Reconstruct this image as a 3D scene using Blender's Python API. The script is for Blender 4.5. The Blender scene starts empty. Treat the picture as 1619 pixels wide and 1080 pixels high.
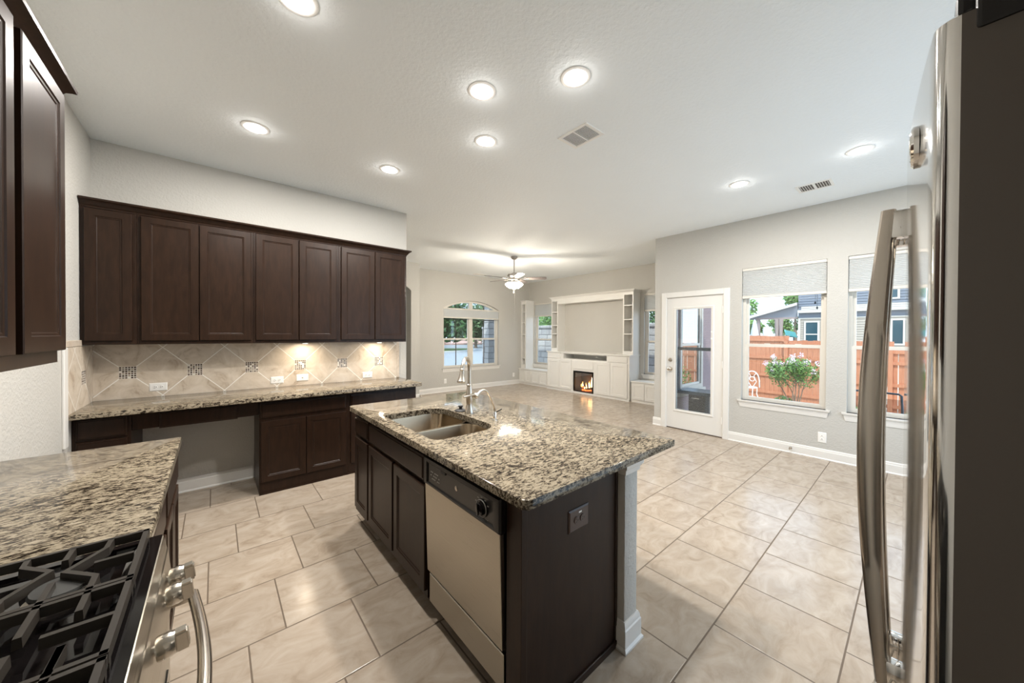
import bpy, bmesh, math, random
from mathutils import Vector, Matrix, noise

SC = bpy.context.scene
COL = SC.collection
PI = math.pi

# ------------------------------------------------------------------ camera
cam_data = bpy.data.cameras.new('camera')
cam = bpy.data.objects.new('camera', cam_data)
COL.objects.link(cam)
cam_data.sensor_width = 36.0
cam_data.lens = 12.2315
cam_data.shift_x = 0.0
cam_data.shift_y = -0.00404
cam_data.clip_start = 0.02
cam_data.clip_end = 500
_r = Vector((0.7607078, -0.64907719, 0.00473795))
_u = Vector((0.00187945, 0.00950185, 0.99995309))
_b = Vector((-0.64909176, -0.76066321, 0.00844804))
cam.matrix_world = Matrix(((_r.x, _u.x, _b.x, 0), (_r.y, _u.y, _b.y, 0), (_r.z, _u.z, _b.z, 1.48325), (0, 0, 0, 1)))
SC.camera = cam

# ------------------------------------------------------------------ world, sun, exposure
SC.view_settings.view_transform = 'Standard'
SC.view_settings.look = 'None'
SC.view_settings.gamma = 1.0
SC.view_settings.use_curve_mapping = False
SC.view_settings.exposure = 1.47
W = bpy.data.worlds.new('sky')
SC.world = W
W.use_nodes = True
wn = W.node_tree
wn.nodes.clear()
w_out = wn.nodes.new('ShaderNodeOutputWorld')
w_bg = wn.nodes.new('ShaderNodeBackground')
w_sky = wn.nodes.new('ShaderNodeTexSky')
w_sky.sky_type = 'HOSEK_WILKIE'
w_sky.sun_direction = Vector((-0.45, -0.35, 0.82)).normalized()
w_sky.turbidity = 3.0
w_sky.ground_albedo = 0.4
w_mix = wn.nodes.new('ShaderNodeMix')
w_mix.data_type = 'RGBA'
w_mix.inputs[0].default_value = 0.55
w_mix.inputs[7].default_value = (0.72, 0.87, 1.05, 1)
wn.links.new(w_sky.outputs[0], w_mix.inputs[6])
wn.links.new(w_mix.outputs[2], w_bg.inputs[0])
w_bg.inputs[1].default_value = 1.75
wn.links.new(w_bg.outputs[0], w_out.inputs[0])

sun_d = bpy.data.lights.new('sun', 'SUN')
sun_d.energy = 1.8
sun_d.angle = 0.01
sun_d.color = (1.0, 0.95, 0.86)
sun = bpy.data.objects.new('sun', sun_d)
COL.objects.link(sun)
sun.rotation_euler = Vector((-0.45, -0.35, 0.82)).to_track_quat('Z', 'Y').to_euler()

CAN_POWER = 11.0          # each recessed ceiling light
FAN_POWER = 20.0          # each globe of the ceiling fan
PUCK_POWER = .95          # each light under the wall cabinets
CAN_COLOR = (1.0, 0.958, 0.905)

SC.cycles.use_denoising = True
SC.cycles.max_bounces = 10
SC.cycles.diffuse_bounces = 6
SC.cycles.transparent_max_bounces = 24
SC.cycles.sample_clamp_indirect = 6.0
SC.cycles.caustics_reflective = False
SC.cycles.caustics_refractive = False

# ------------------------------------------------------------------ main measures (metres)
H = 3.079                      # ceiling
XL, YA, XE = -0.778, 4.44, 1.937   # left wall, cabinet wall, its free end
YJ, XJ = 7.35, 3.518           # wall with the archway and its corner
YW = 7.897                     # arched-window wall
XT = 7.426                     # built-in wall
XD, YD = 5.5585, 2.858         # patio-door wall and its corner
YB = -0.95                     # wall behind the refrigerator
ZC = 0.914                     # worktop height

# ------------------------------------------------------------------ materials
class G:
    """a small helper to write shader maths"""
    def __init__(s, name):
        s.m = bpy.data.materials.new(name); s.m.use_nodes = True
        s.t = s.m.node_tree; s.n = s.t.nodes; s.l = s.t.links
        s.n.clear()
        s.out = s.n.new('ShaderNodeOutputMaterial')
        s.b = s.n.new('ShaderNodeBsdfPrincipled')
        s.l.new(s.b.outputs[0], s.out.inputs[0])
    def node(s, t, **k):
        x = s.n.new(t)
        for a, v in k.items(): setattr(x, a, v)
        return x
    def put(s, sock, v):
        if isinstance(v, bpy.types.NodeSocket): s.l.new(v, sock)
        else: sock.default_value = v
    def math(s, op, a, b=0.0, c=0.0):
        x = s.node('ShaderNodeMath', operation=op)
        s.put(x.inputs[0], a); s.put(x.inputs[1], b); s.put(x.inputs[2], c)
        return x.outputs[0]
    def pos(s):
        return s.node('ShaderNodeNewGeometry').outputs['Position']
    def xyz(s, v):
        x = s.node('ShaderNodeSeparateXYZ'); s.put(x.inputs[0], v)
        return x.outputs
    def vec(s, a, b, c):
        x = s.node('ShaderNodeCombineXYZ')
        for i, v in enumerate((a, b, c)): s.put(x.inputs[i], v)
        return x.outputs[0]
    def mapping(s, v, scale=(1, 1, 1), rot=(0, 0, 0)):
        x = s.node('ShaderNodeMapping'); s.put(x.inputs[0], v)
        x.inputs[3].default_value = scale; x.inputs[2].default_value = rot
        return x.outputs[0]
    def noise(s, v, scale, detail=3, rough=.5, dist=0.0):
        x = s.node('ShaderNodeTexNoise'); s.put(x.inputs['Vector'], v)
        x.inputs['Scale'].default_value = scale; x.inputs['Detail'].default_value = detail
        x.inputs['Roughness'].default_value = rough; x.inputs['Distortion'].default_value = dist
        return x.outputs[0]
    def white(s, v):
        x = s.node('ShaderNodeTexWhiteNoise'); s.put(x.inputs['Vector'], v)
        return x.outputs[0]
    def ramp(s, f, stops, interp='LINEAR'):
        x = s.node('ShaderNodeValToRGB'); s.put(x.inputs[0], f)
        e = x.color_ramp; e.interpolation = interp
        while len(e.elements) < len(stops): e.elements.new(0.5)
        for i, (p, c) in enumerate(stops):
            e.elements[i].position = p
            e.elements[i].color = (c[0], c[1], c[2], 1)
        return x.outputs[0]
    def mix(s, f, a, b, mode='MIX'):
        x = s.node('ShaderNodeMix', data_type='RGBA', blend_type=mode)
        s.put(x.inputs[0], f)
        for i, v in ((6, a), (7, b)):
            s.put(x.inputs[i], v if isinstance(v, bpy.types.NodeSocket) else (v[0], v[1], v[2], 1))
        return x.outputs[2]
    def bump(s, h, strength, dist=.01):
        x = s.node('ShaderNodeBump'); s.put(x.inputs['Height'], h)
        x.inputs['Strength'].default_value = strength; x.inputs['Distance'].default_value = dist
        s.l.new(x.outputs[0], s.b.inputs['Normal'])
    def set(s, color=None, rough=None, metal=None, **k):
        if color is not None:
            s.put(s.b.inputs['Base Color'], color if isinstance(color, bpy.types.NodeSocket) else (color[0], color[1], color[2], 1))
        if rough is not None: s.put(s.b.inputs['Roughness'], rough)
        if metal is not None: s.b.inputs['Metallic'].default_value = metal
        for a, v in k.items(): s.put(s.b.inputs[a.replace('_', ' ')], v)
        return s

M = {}
def plain(name, color, rough=.5, metal=0.0, **k):
    M[name] = G(name).set(color, rough, metal, **k).m
def paint(name, color, scale=55, strength=.25, rough=.75):
    g = G(name); p = g.pos()
    n = g.noise(p, scale, 2, .5)
    n2 = g.noise(p, 3, 2, .5)
    g.set(g.mix(g.math('MULTIPLY', n2, .12), color, tuple(c * .8 for c in color)), rough)
    h = g.ramp(n, [(.42, (0, 0, 0)), (.62, (1, 1, 1))])
    g.bump(h, strength, .004)
    M[name] = g.m
paint('wall_paint', (.52, .506, .470), 60, .3)
paint('ceiling_paint', (.86, .90, .92), 42, .25)
paint('stucco', (.30, .225, .235), 90, .9, .9)
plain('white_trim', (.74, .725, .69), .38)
plain('white_cabinet', (.74, .73, .70), .35)
plain('white_plastic', (.85, .84, .81), .3)
plain('white_cream', (.66, .60, .50), .5)
plain('vinyl', (.66, .63, .57), .4)
plain('dark_slot', (.02, .018, .015), .6)
plain('brown_plastic', (.06, .035, .026), .32)
plain('black_plastic', (.008, .007, .0065), .26, 0, Specular_IOR_Level=.3)
plain('black_gloss', (.006, .005, .005), .06)
plain('black_rubber', (.02, .02, .02), .55)
plain('cast_iron', (.030, .025, .020), .40, 0, Specular_IOR_Level=.35)
plain('panel_print', (.28, .26, .23), .5)
plain('chrome', (.85, .84, .82), .08, 1.0)
plain('knob_steel', (.58, .54, .48), .2, 1.0)
plain('brushed_nickel', (.62, .57, .50), .27, 1.0)
plain('fan_metal', (.42, .39, .36), .35, .7)
plain('fan_blade', (.085, .072, .066), .45)
plain('burner_cap', (.05, .05, .047), .4)
plain('glow_globe', (1, 1, 1), .4, 0, Emission_Color=(1.0, .9, .74, 1), Emission_Strength=9.0)
plain('can_lens', (1, 1, 1), .4, 0, Emission_Color=(1.0, .95, .88, 1), Emission_Strength=6.0)
plain('charred_log', (.035, .022, .016), .9)
plain('ember', (.5, .08, .02), .7, 0, Emission_Color=(1.0, .16, .03, 1), Emission_Strength=1.4)
plain('flame', (1, .5, .1), .5, 0, Emission_Color=(1.0, .46, .10, 1), Emission_Strength=2.6)
plain('flame_core', (1, .9, .6), .5, 0, Emission_Color=(1.0, .82, .45, 1), Emission_Strength=4.0)
plain('firebox', (.05, .032, .024), .8)
plain('vent_dark', (.10, .085, .07), .6)

def wood(name, base, streak, rough, axis_scale):
    g = G(name); p = g.pos()
    n = g.noise(g.mapping(p, axis_scale), 6, 4, .6, .4)
    n2 = g.noise(p, 3.2, 3, .6)
    c = g.mix(g.ramp(n, [(.35, (0, 0, 0)), (.7, (1, 1, 1))]), base, streak)
    c = g.mix(g.math('MULTIPLY', n2, .55), c, tuple(x * .55 for x in base))
    g.set(c, rough)
    g.b.inputs['Coat Weight'].default_value = .05
    g.b.inputs['Coat Roughness'].default_value = .25
    g.b.inputs['Specular IOR Level'].default_value = .17
    g.bump(n, .03, .002)
    M[name] = g.m
wood('espresso', (.020, .0102, .0061), (.034, .017, .0098), .33, (6, 6, 1))

def steel(name, color, rough, streak=(1, 1, 220)):
    g = G(name); p = g.pos()
    n = g.noise(g.mapping(p, streak), 3, 2, .5)
    g.set(g.mix(g.math('MULTIPLY', n, .35), color, tuple(c * .72 for c in color)),
          g.math('ADD', g.math('MULTIPLY', n, .12), rough - .06), 1.0)
    M[name] = g.m
steel('stainless', (.45, .41, .34), .30, (1, 1, 220))
plain('stainless_sink', (.42, .335, .235), .27, 1.0)
steel('stainless_door', (.66, .65, .63), .085, (160, 160, 1))
plain('fridge_side', (.085, .072, .062), .42, .5)
steel('handle_steel', (.55, .50, .44), .24, (200, 200, 1))

def granite():
    g = G('granite'); p = g.pos()
    warp = g.noise(p, 14, 2, .5)
    q = g.mapping(p, (39, 90, 64), (0, 0, .42))
    n = g.noise(q, 1.0, 3, .62, .9)
    n2 = g.noise(g.mapping(p, (130, 210, 175), (0, 0, .3)), 1.0, 2, .6)
    big = g.noise(p, 7, 2, .5)
    f = g.math('ADD', g.math('ADD', g.math('MULTIPLY', n, .82), g.math('MULTIPLY', n2, .24)), g.math('MULTIPLY', g.math('SUBTRACT', big, .5), .16))
    c = g.ramp(f, [(.39, (.014, .011, .008)), (.455, (.045, .034, .024)), (.505, (.10, .078, .054)), (.545, (.25, .208, .147)), (.68, (.315, .268, .195)), (.80, (.38, .335, .27))])
    g.set(c, .10)
    g.b.inputs['Specular IOR Level'].default_value = .25
    M['granite'] = g.m
granite()

def floor_tile():
    g = G('floor_tile'); p = g.pos(); x, y, z = g.xyz(p)
    PX, PY, X0, Y0, SH = .457, .4605, .27, 2.055, .1523
    v = g.math('DIVIDE', g.math('SUBTRACT', y, Y0), PY)
    row = g.math('FLOOR', v)
    fv = g.math('SUBTRACT', v, row)
    u = g.math('DIVIDE', g.math('SUBTRACT', g.math('SUBTRACT', x, X0), g.math('MULTIPLY', row, SH)), PX)
    col = g.math('FLOOR', u)
    fu = g.math('SUBTRACT', u, col)
    du = g.math('MULTIPLY', g.math('MINIMUM', fu, g.math('SUBTRACT', 1.0, fu)), PX)
    dv = g.math('MULTIPLY', g.math('MINIMUM', fv, g.math('SUBTRACT', 1.0, fv)), PY)
    d = g.math('MINIMUM', du, dv)
    grout = g.math('LESS_THAN', d, .0036)
    rnd = g.white(g.vec(col, row, 0.0))
    rnd2 = g.white(g.vec(row, col, 3.0))
    off = g.vec(g.math('MULTIPLY', rnd, 40.0), g.math('MULTIPLY', rnd2, 40.0), rnd)
    add = g.node('ShaderNodeVectorMath', operation='ADD'); g.put(add.inputs[0], p); g.put(add.inputs[1], off)
    q = add.outputs[0]
    n = g.noise(g.mapping(q, (1, 1.7, 1), (0, 0, .5)), 5.5, 6, .62, 1.1)
    n2 = g.noise(q, 26, 4, .6, .5)
    c = g.ramp(n, [(.27, (.275, .214, .155)), (.45, (.366, .300, .232)), (.56, (.405, .340, .270)), (.76, (.465, .400, .328))])
    c = g.mix(g.math('MULTIPLY', g.ramp(n2, [(.3, (1, 1, 1)), (.46, (0, 0, 0))]), .07), c, (.25, .185, .135))
    c = g.mix(g.math('MULTIPLY', rnd2, .18), c, (.33, .275, .222))
    c = g.mix(grout, c, (.135, .10, .07))
    g.set(c, g.math('ADD', g.math('MULTIPLY', grout, .5), g.math('ADD', .15, g.math('MULTIPLY', n2, .12))))
    g.b.inputs['Specular IOR Level'].default_value = .38
    h = g.math('ADD', g.math('MULTIPLY', g.math('MINIMUM', d, .006), 160.0), g.math('MULTIPLY', n2, .10))
    g.bump(h, .28, .004)
    M['floor_tile'] = g.m
floor_tile()

def splash(name, axis, x0):
    """diamond-laid stone tile with small mosaic squares"""
    g = G(name); p = g.pos(); s = g.xyz(p)
    P, Z0 = .4293, 1.137
    a = g.math('DIVIDE', g.math('SUBTRACT', s[axis], x0), P)
    b = g.math('DIVIDE', g.math('SUBTRACT', s[2], Z0), P)
    s1, s2 = g.math('ADD', a, b), g.math('SUBTRACT', a, b)
    def edge(t):
        f = g.math('FRACT', t)
        return g.math('MINIMUM', f, g.math('SUBTRACT', 1.0, f))
    d = g.math('MINIMUM', edge(s1), edge(s2))
    grout = g.math('LESS_THAN', d, .0105)
    cell = g.vec(g.math('FLOOR', s1), g.math('FLOOR', s2), 0.0)
    rnd = g.white(cell)
    add = g.node('ShaderNodeVectorMath', operation='ADD'); g.put(add.inputs[0], p)
    g.put(add.inputs[1], g.vec(g.math('MULTIPLY', rnd, 30.0), rnd, g.math('MULTIPLY', rnd, 17.0)))
    n = g.noise(add.outputs[0], 6.5, 6, .64, 1.2)
    c = g.ramp(n, [(.27, (.36, .27, .19)), (.42, (.56, .475, .375)), (.58, (.64, .555, .455)), (.78, (.70, .635, .55))])
    c = g.mix(grout, c, (.86, .83, .77))
    # mosaic
    ca = g.math('SUBTRACT', a, g.math('ROUND', a)); cb = b
    m = g.math('MULTIPLY', g.math('LESS_THAN', g.math('ABSOLUTE', ca), .122), g.math('LESS_THAN', g.math('ABSOLUTE', cb), .122))
    ua = g.math('DIVIDE', g.math('ADD', ca, .122), .0407); ub = g.math('DIVIDE', g.math('ADD', cb, .122), .0407)
    r1 = g.white(g.vec(g.math('ADD', g.math('FLOOR', ua), g.math('MULTIPLY', g.math('ROUND', a), 9.0)), g.math('FLOOR', ub), 1.0))
    mc = g.ramp(r1, [(0, (.045, .02, .012)), (.30, (.10, .055, .035)), (.52, (.33, .27, .20)), (.72, (.20, .17, .14)), (.84, (.72, .68, .60))], 'CONSTANT')
    mg = g.math('LESS_THAN', g.math('MINIMUM', edge(ua), edge(ub)), .13)
    mc = g.mix(mg, mc, (.72, .68, .61))
    c = g.mix(m, c, mc)
    g.set(c, g.math('SUBTRACT', .42, g.math('MULTIPLY', m, .25)))
    g.bump(g.math('ADD', g.math('MINIMUM', g.math('MULTIPLY', d, 60.0), 1.0), g.math('MULTIPLY', n, .3)), .2, .003)
    M[name] = g.m
splash('splash_tile', 0, -.574)
splash('splash_tile_side', 1, 4.161)
def plain_tile():
    g = G('border_tile'); n = g.noise(g.pos(), 9, 5, .6, 1.0)
    g.set(g.ramp(n, [(.3, (.40, .31, .23)), (.5, (.56, .475, .38)), (.75, (.66, .58, .49))]), .4)
    M['border_tile'] = g.m
plain_tile()

def glass(name, gloss=.06, tint=(1, 1, 1), rough=0.0):
    m = bpy.data.materials.new(name); m.use_nodes = True
    t = m.node_tree; t.nodes.clear()
    o = t.nodes.new('ShaderNodeOutputMaterial'); a = t.nodes.new('ShaderNodeBsdfTransparent')
    a.inputs[0].default_value = (*tint, 1)
    b = t.nodes.new('ShaderNodeBsdfGlossy'); b.inputs['Roughness'].default_value = rough
    b.inputs[0].default_value = (1, 1, 1, 1)
    x = t.nodes.new('ShaderNodeMixShader'); x.inputs[0].default_value = gloss
    t.links.new(a.outputs[0], x.inputs[1]); t.links.new(b.outputs[0], x.inputs[2])
    t.links.new(x.outputs[0], o.inputs[0]); M[name] = m
glass('pane', .05, (.93, .96, .97))
glass('pane_screen', .05, (.80, .84, .86))
glass('pane_mirror', .55, (.5, .55, .6))
glass('fire_glass', .09, (.9, .9, .9), .02)

def shade_fabric():
    m = bpy.data.materials.new('shade_fabric'); m.use_nodes = True
    t = m.node_tree; t.nodes.clear()
    o = t.nodes.new('ShaderNodeOutputMaterial'); a = t.nodes.new('ShaderNodeBsdfDiffuse'); b = t.nodes.new('ShaderNodeBsdfTranslucent')
    a.inputs[0].default_value = (.66, .67, .66, 1); b.inputs[0].default_value = (.66, .68, .68, 1)
    x = t.nodes.new('ShaderNodeMixShader'); x.inputs[0].default_value = .30
    t.links.new(a.outputs[0], x.inputs[1]); t.links.new(b.outputs[0], x.inputs[2]); t.links.new(x.outputs[0], o.inputs[0])
    M['shade_fabric'] = m
shade_fabric()

# exterior materials
def ext(name, stops, scale, rough=.9, stretch=(1, 1, 1), bumpv=.2):
    g = G(name); n = g.noise(g.mapping(g.pos(), stretch), scale, 4, .6, .3)
    g.set(g.ramp(n, stops), rough)
    if bumpv: g.bump(n, bumpv, .02)
    M[name] = g.m
ext('cedar', [(.3, (.42, .165, .085)), (.7, (.56, .25, .14))], 5, .8, (14, 14, .6))
ext('grass', [(.3, (.10, .17, .035)), (.7, (.22, .28, .08))], 6)
ext('gravel', [(.3, (.42, .36, .28)), (.7, (.62, .55, .44))], 9)
ext('asphalt', [(.3, (.27, .29, .31)), (.7, (.33, .35, .36))], 8, .9)
ext('concrete', [(.3, (.55, .53, .50)), (.7, (.66, .64, .60))], 4, .85)
ext('leaf', [(.3, (.055, .14, .025)), (.5, (.11, .25, .04)), (.75, (.26, .40, .08))], 2.2, .6, (1, 1, 1), 0)
ext('leaf_dark', [(.3, (.02, .07, .02)), (.7, (.07, .16, .04))], 2.0, .6, (1, 1, 1), 0)
ext('leaf_shrub', [(.3, (.05, .15, .03)), (.7, (.20, .34, .07))], 9, .5, (1, 1, 1), 0)
ext('bark', [(.3, (.13, .09, .06)), (.7, (.24, .18, .13))], 9, .9, (4, 4, 1))
ext('roof_shingle', [(.3, (.16, .17, .19)), (.7, (.24, .25, .27))], 12)
ext('brick', [(.3, (.48, .27, .21)), (.7, (.60, .40, .33))], 10)
plain('flower', (.80, .66, .78), .7)
plain('siding_grey', (.165, .185, .22), .7)
plain('siding_tan', (.36, .32, .27), .7)
plain('house_trim', (.52, .49, .44), .6)
plain('house_glass', (.03, .07, .09), .08)
plain('curtain', (.25, .20, .19), .9)
plain('umbrella_cloth', (.45, .48, .54), .9)
plain('cover_cloth', (.55, .55, .56), .9)
plain('teal_plastic', (.08, .45, .42), .5)
plain('dark_frame', (.05, .07, .085), .4)
plain('cabinet_black', (.02, .017, .016), .4)
plain('muntin', (.075, .055, .045), .5)
plain('iron_white', (.85, .85, .83), .5)
plain('mesh_cloth', (.13, .045, .04), .8)
plain('bezel', (.03, .028, .025), .3)
def stone_blocks(name, a, b):
    g = G(name); p = g.pos(); x, y, z = g.xyz(p)
    s = g.math('ADD', x, y)
    row = g.math('FLOOR', g.math('DIVIDE', z, .21)); fz = g.math('FRACT', g.math('DIVIDE', z, .21))
    w = g.math('ADD', .30, g.math('MULTIPLY', g.white(g.vec(row, 1.0, 2.0)), .22))
    t = g.math('DIVIDE', g.math('ADD', s, g.math('MULTIPLY', row, .37)), w)
    ft = g.math('FRACT', t)
    e = g.math('MINIMUM', g.math('MULTIPLY', g.math('MINIMUM', fz, g.math('SUBTRACT', 1.0, fz)), .21),
               g.math('MULTIPLY', g.math('MINIMUM', ft, g.math('SUBTRACT', 1.0, ft)), w))
    r = g.white(g.vec(row, g.math('FLOOR', t), 0.0))
    n = g.noise(p, 14, 4, .6)
    c = g.mix(r, a, b)
    c = g.mix(g.math('MULTIPLY', n, .5), c, tuple(v * .6 for v in a))
    c = g.mix(g.math('LESS_THAN', e, .012), c, tuple(v * .55 for v in a))
    g.set(c, .9); g.bump(g.math('ADD', g.math('MULTIPLY', g.math('MINIMUM', e, .03), 20.0), n), .8, .02)
    M[name] = g.m
stone_blocks('limestone', (.40, .40, .40), (.60, .58, .55))

# ------------------------------------------------------------------ mesh helpers
class MB:
    def __init__(s): s.bm = bmesh.new(); s.mats = []
    def add(s, verts, faces, mi=0):
        vs = [s.bm.verts.new(v) for v in verts]
        for f in faces:
            try:
                fc = s.bm.faces.new([vs[i] for i in f]); fc.material_index = mi
            except ValueError: pass
        return s
    def merge(s, b2, mtx=None, mi=0):
        b2.verts.index_update()
        s.add([(mtx @ v.co if mtx else v.co.copy()) for v in b2.verts], [[v.index for v in f.verts] for f in b2.faces], mi)
        b2.free(); return s
    def box(s, x0, x1, y0, y1, z0, z1, bev=0.0, seg=2, mi=0):
        b = bmesh.new()
        P = [(x, y, z) for x in sorted((x0, x1)) for y in sorted((y0, y1)) for z in sorted((z0, z1))]
        v = [b.verts.new(p) for p in P]
        for f in ((0, 1, 3, 2), (4, 6, 7, 5), (0, 4, 5, 1), (2, 3, 7, 6), (0, 2, 6, 4), (1, 5, 7, 3)): b.faces.new([v[i] for i in f])
        if bev > 0: bmesh.ops.bevel(b, geom=b.edges[:], offset=bev, segments=seg, profile=.5, affect='EDGES')
        return s.merge(b, None, mi)
    def prism(s, poly, fr, n0, n1, mi=0):
        """poly in (u,v) of a frame, extruded along its normal from n0 to n1"""
        k = len(poly)
        vs = [fr(u, v, n0) for u, v in poly] + [fr(u, v, n1) for u, v in poly]
        fs = [list(range(k))[::-1], list(range(k, 2 * k))] + [[i, (i + 1) % k, k + (i + 1) % k, k + i] for i in range(k)]
        return s.add(vs, fs, mi)
    def rects(s, fr, loops, back=True, cap=True, mi=0):
        """loops: (u0,u1,v0,v1,n) lofted in order"""
        vs = []; fs = []
        for (u0, u1, v0, v1, n) in loops:
            vs += [fr(u0, v0, n), fr(u1, v0, n), fr(u1, v1, n), fr(u0, v1, n)]
        for i in range(len(loops) - 1):
            a, b = 4 * i, 4 * i + 4
            for j in range(4): fs.append([a + j, a + (j + 1) % 4, b + (j + 1) % 4, b + j])
        if back: fs.append([3, 2, 1, 0])
        if cap: m = 4 * (len(loops) - 1); fs.append([m, m + 1, m + 2, m + 3])
        return s.add(vs, fs, mi)
    def tube(s, pts, r, seg=12, closed=False, cap=True, flat=1.0, mi=0):
        pts = [Vector(p) for p in pts]; n = len(pts)
        rs = r if isinstance(r, (list, tuple)) else [r] * n
        prev = None; rings = []
        for i, p in enumerate(pts):
            if closed: d = pts[(i + 1) % n] - pts[i - 1]
            else: d = pts[min(i + 1, n - 1)] - pts[max(i - 1, 0)]
            if d.length < 1e-9: d = Vector((0, 0, 1))
            d.normalize()
            if prev is None:
                a = Vector((0, 0, 1)) if abs(d.z) < .9 else Vector((1, 0, 0))
                e1 = d.cross(a).normalized()
            else:
                e1 = (prev - d * prev.dot(d))
                e1 = e1.normalized() if e1.length > 1e-6 else d.orthogonal().normalized()
            prev = e1; e2 = d.cross(e1)
            rings.append([p + e1 * (math.cos(2 * PI * j / seg) * rs[i]) + e2 * (math.sin(2 * PI * j / seg) * rs[i] * flat) for j in range(seg)])
        vs = [v for g in rings for v in g]; fs = []
        for i in range(n if closed else n - 1):
            a, b = i * seg, ((i + 1) % n) * seg
            for j in range(seg): fs.append([a + j, a + (j + 1) % seg, b + (j + 1) % seg, b + j])
        if cap and not closed:
            fs.append(list(range(seg))[::-1]); fs.append([(n - 1) * seg + j for j in range(seg)])
        return s.add(vs, fs, mi)
    def lathe(s, prof, c=(0, 0, 0), axis=(0, 0, 1), seg=28, mi=0):
        """prof: (radius, height) along axis from c"""
        A = Vector(axis).normalized(); e1 = A.orthogonal().normalized(); e2 = A.cross(e1); c = Vector(c)
        vs = []; fs = []
        for (r, h) in prof:
            for j in range(seg):
                t = 2 * PI * j / seg
                vs.append(c + A * h + e1 * (r * math.cos(t)) + e2 * (r * math.sin(t)))
        for i in range(len(prof) - 1):
            a, b = i * seg, (i + 1) * seg
            for j in range(seg): fs.append([a + j, a + (j + 1) % seg, b + (j + 1) % seg, b + j])
        fs.append(list(range(seg))[::-1]); fs.append([(len(prof) - 1) * seg + j for j in range(seg)])
        return s.add(vs, fs, mi)
    def sweep_rect(s, pts, w, h, up=(0, 0, 1), mi=0):
        """rectangular bar along a path: w across, h along up"""
        pts = [Vector(p) for p in pts]; up = Vector(up); vs = []; fs = []; n = len(pts)
        for i, p in enumerate(pts):
            d = pts[min(i + 1, n - 1)] - pts[max(i - 1, 0)]
            side = d.cross(up).normalized(); k = 1.0
            if 0 < i < n - 1:
                d1 = (pts[i] - pts[i - 1]).normalized(); d2 = (pts[i + 1] - pts[i]).normalized()
                k = 1 / max(.5, math.cos(d1.angle(d2, 0) / 2))
            a = side * (w / 2 * k); b = up * (h / 2)
            vs += [p - a - b * 1, p + a - b, p + a * .82 + b, p - a * .82 + b]
        for i in range(n - 1):
            a, b = 4 * i, 4 * i + 4
            for j in range(4): fs.append([a + j, a + (j + 1) % 4, b + (j + 1) % 4, b + j])
        fs += [[3, 2, 1, 0], [4 * n - 4, 4 * n - 3, 4 * n - 2, 4 * n - 1]]
        return s.add(vs, fs, mi)

class Fr:
    """a frame: origin, u (right), v (up), n (outward)"""
    def __init__(s, o, u, v, n): s.o, s.u, s.v, s.n = Vector(o), Vector(u), Vector(v), Vector(n)
    def __call__(s, u, v, n=0.0): return s.o + s.u * u + s.v * v + s.n * n

Z3 = Vector((0, 0, 1))
def face_my(x, y, z=0): return Fr((x, y, z), (1, 0, 0), (0, 0, 1), (0, -1, 0))    # seen facing -Y
def face_px(x, y, z=0): return Fr((x, y, z), (0, 1, 0), (0, 0, 1), (1, 0, 0))     # facing +X, u along +Y
def face_mx(x, y, z=0): return Fr((x, y, z), (0, -1, 0), (0, 0, 1), (-1, 0, 0))   # facing -X, u along -Y
def face_py(x, y, z=0): return Fr((x, y, z), (-1, 0, 0), (0, 0, 1), (0, 1, 0))    # facing +Y

ORG = {}
def finish(name, mb, mats, org, parent=None, smooth=35):
    bm = mb.bm
    bmesh.ops.remove_doubles(bm, verts=bm.verts, dist=1e-6)
    bmesh.ops.recalc_face_normals(bm, faces=bm.faces)
    bmesh.ops.translate(bm, verts=bm.verts, vec=-Vector(org))
    if smooth:
        a = math.radians(smooth)
        for f in bm.faces: f.smooth = True
        for e in bm.edges:
            e.smooth = len(e.link_faces) == 2 and e.calc_face_angle(0) < a
    me = bpy.data.meshes.new(name); bm.to_mesh(me); bm.free()
    for m in (mats if isinstance(mats, (list, tuple)) else [mats]): me.materials.append(M[m])
    o = bpy.data.objects.new(name, me); COL.objects.link(o)
    if parent is not None:
        o.parent = parent
    else:
        o.location = org
    ORG[o.name] = Vector(org)
    return o

def thing(name, label, cat, loc, group=None):
    o = bpy.data.objects.new(name, None); COL.objects.link(o)
    o.empty_display_size = .05
    o.location = loc; o['label'] = label; o['category'] = cat
    if group: o['group'] = group
    ORG[o.name] = Vector(loc)
    return o
def part(name, mb, mat, parent, label=None, smooth=35):
    o = finish(name, mb, mat, ORG[parent.name], parent, smooth)
    if label: o['label'] = label
    return o
def solo(name, mb, mat, label, cat, loc, group=None, smooth=35):
    o = finish(name, mb, mat, loc, None, smooth)
    o['label'] = label; o['category'] = cat
    if group: o['group'] = group
    return o
def struct(name, mb, mat, loc=(0, 0, 0), label=None, smooth=35):
    o = finish(name, mb, mat, loc, None, smooth); o['kind'] = 'structure'
    if label: o['label'] = label
    return o
def struct_empty(name, loc):
    o = bpy.data.objects.new(name, None); COL.objects.link(o); o.location = loc; o['kind'] = 'structure'
    o.empty_display_size = .05
    ORG[o.name] = Vector(loc); return o
def dup(root, loc, rotz=None, label=None, group=None):
    def cp(o, parent):
        c = o.copy(); COL.objects.link(c)
        if parent: c.parent = parent
        for ch in list(o.children): cp(ch, c)
        return c
    r = cp(root, None); r.location = loc
    if rotz is not None: r.rotation_euler = (0, 0, rotz)
    if label: r['label'] = label
    if group: r['group'] = group
    return r

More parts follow.
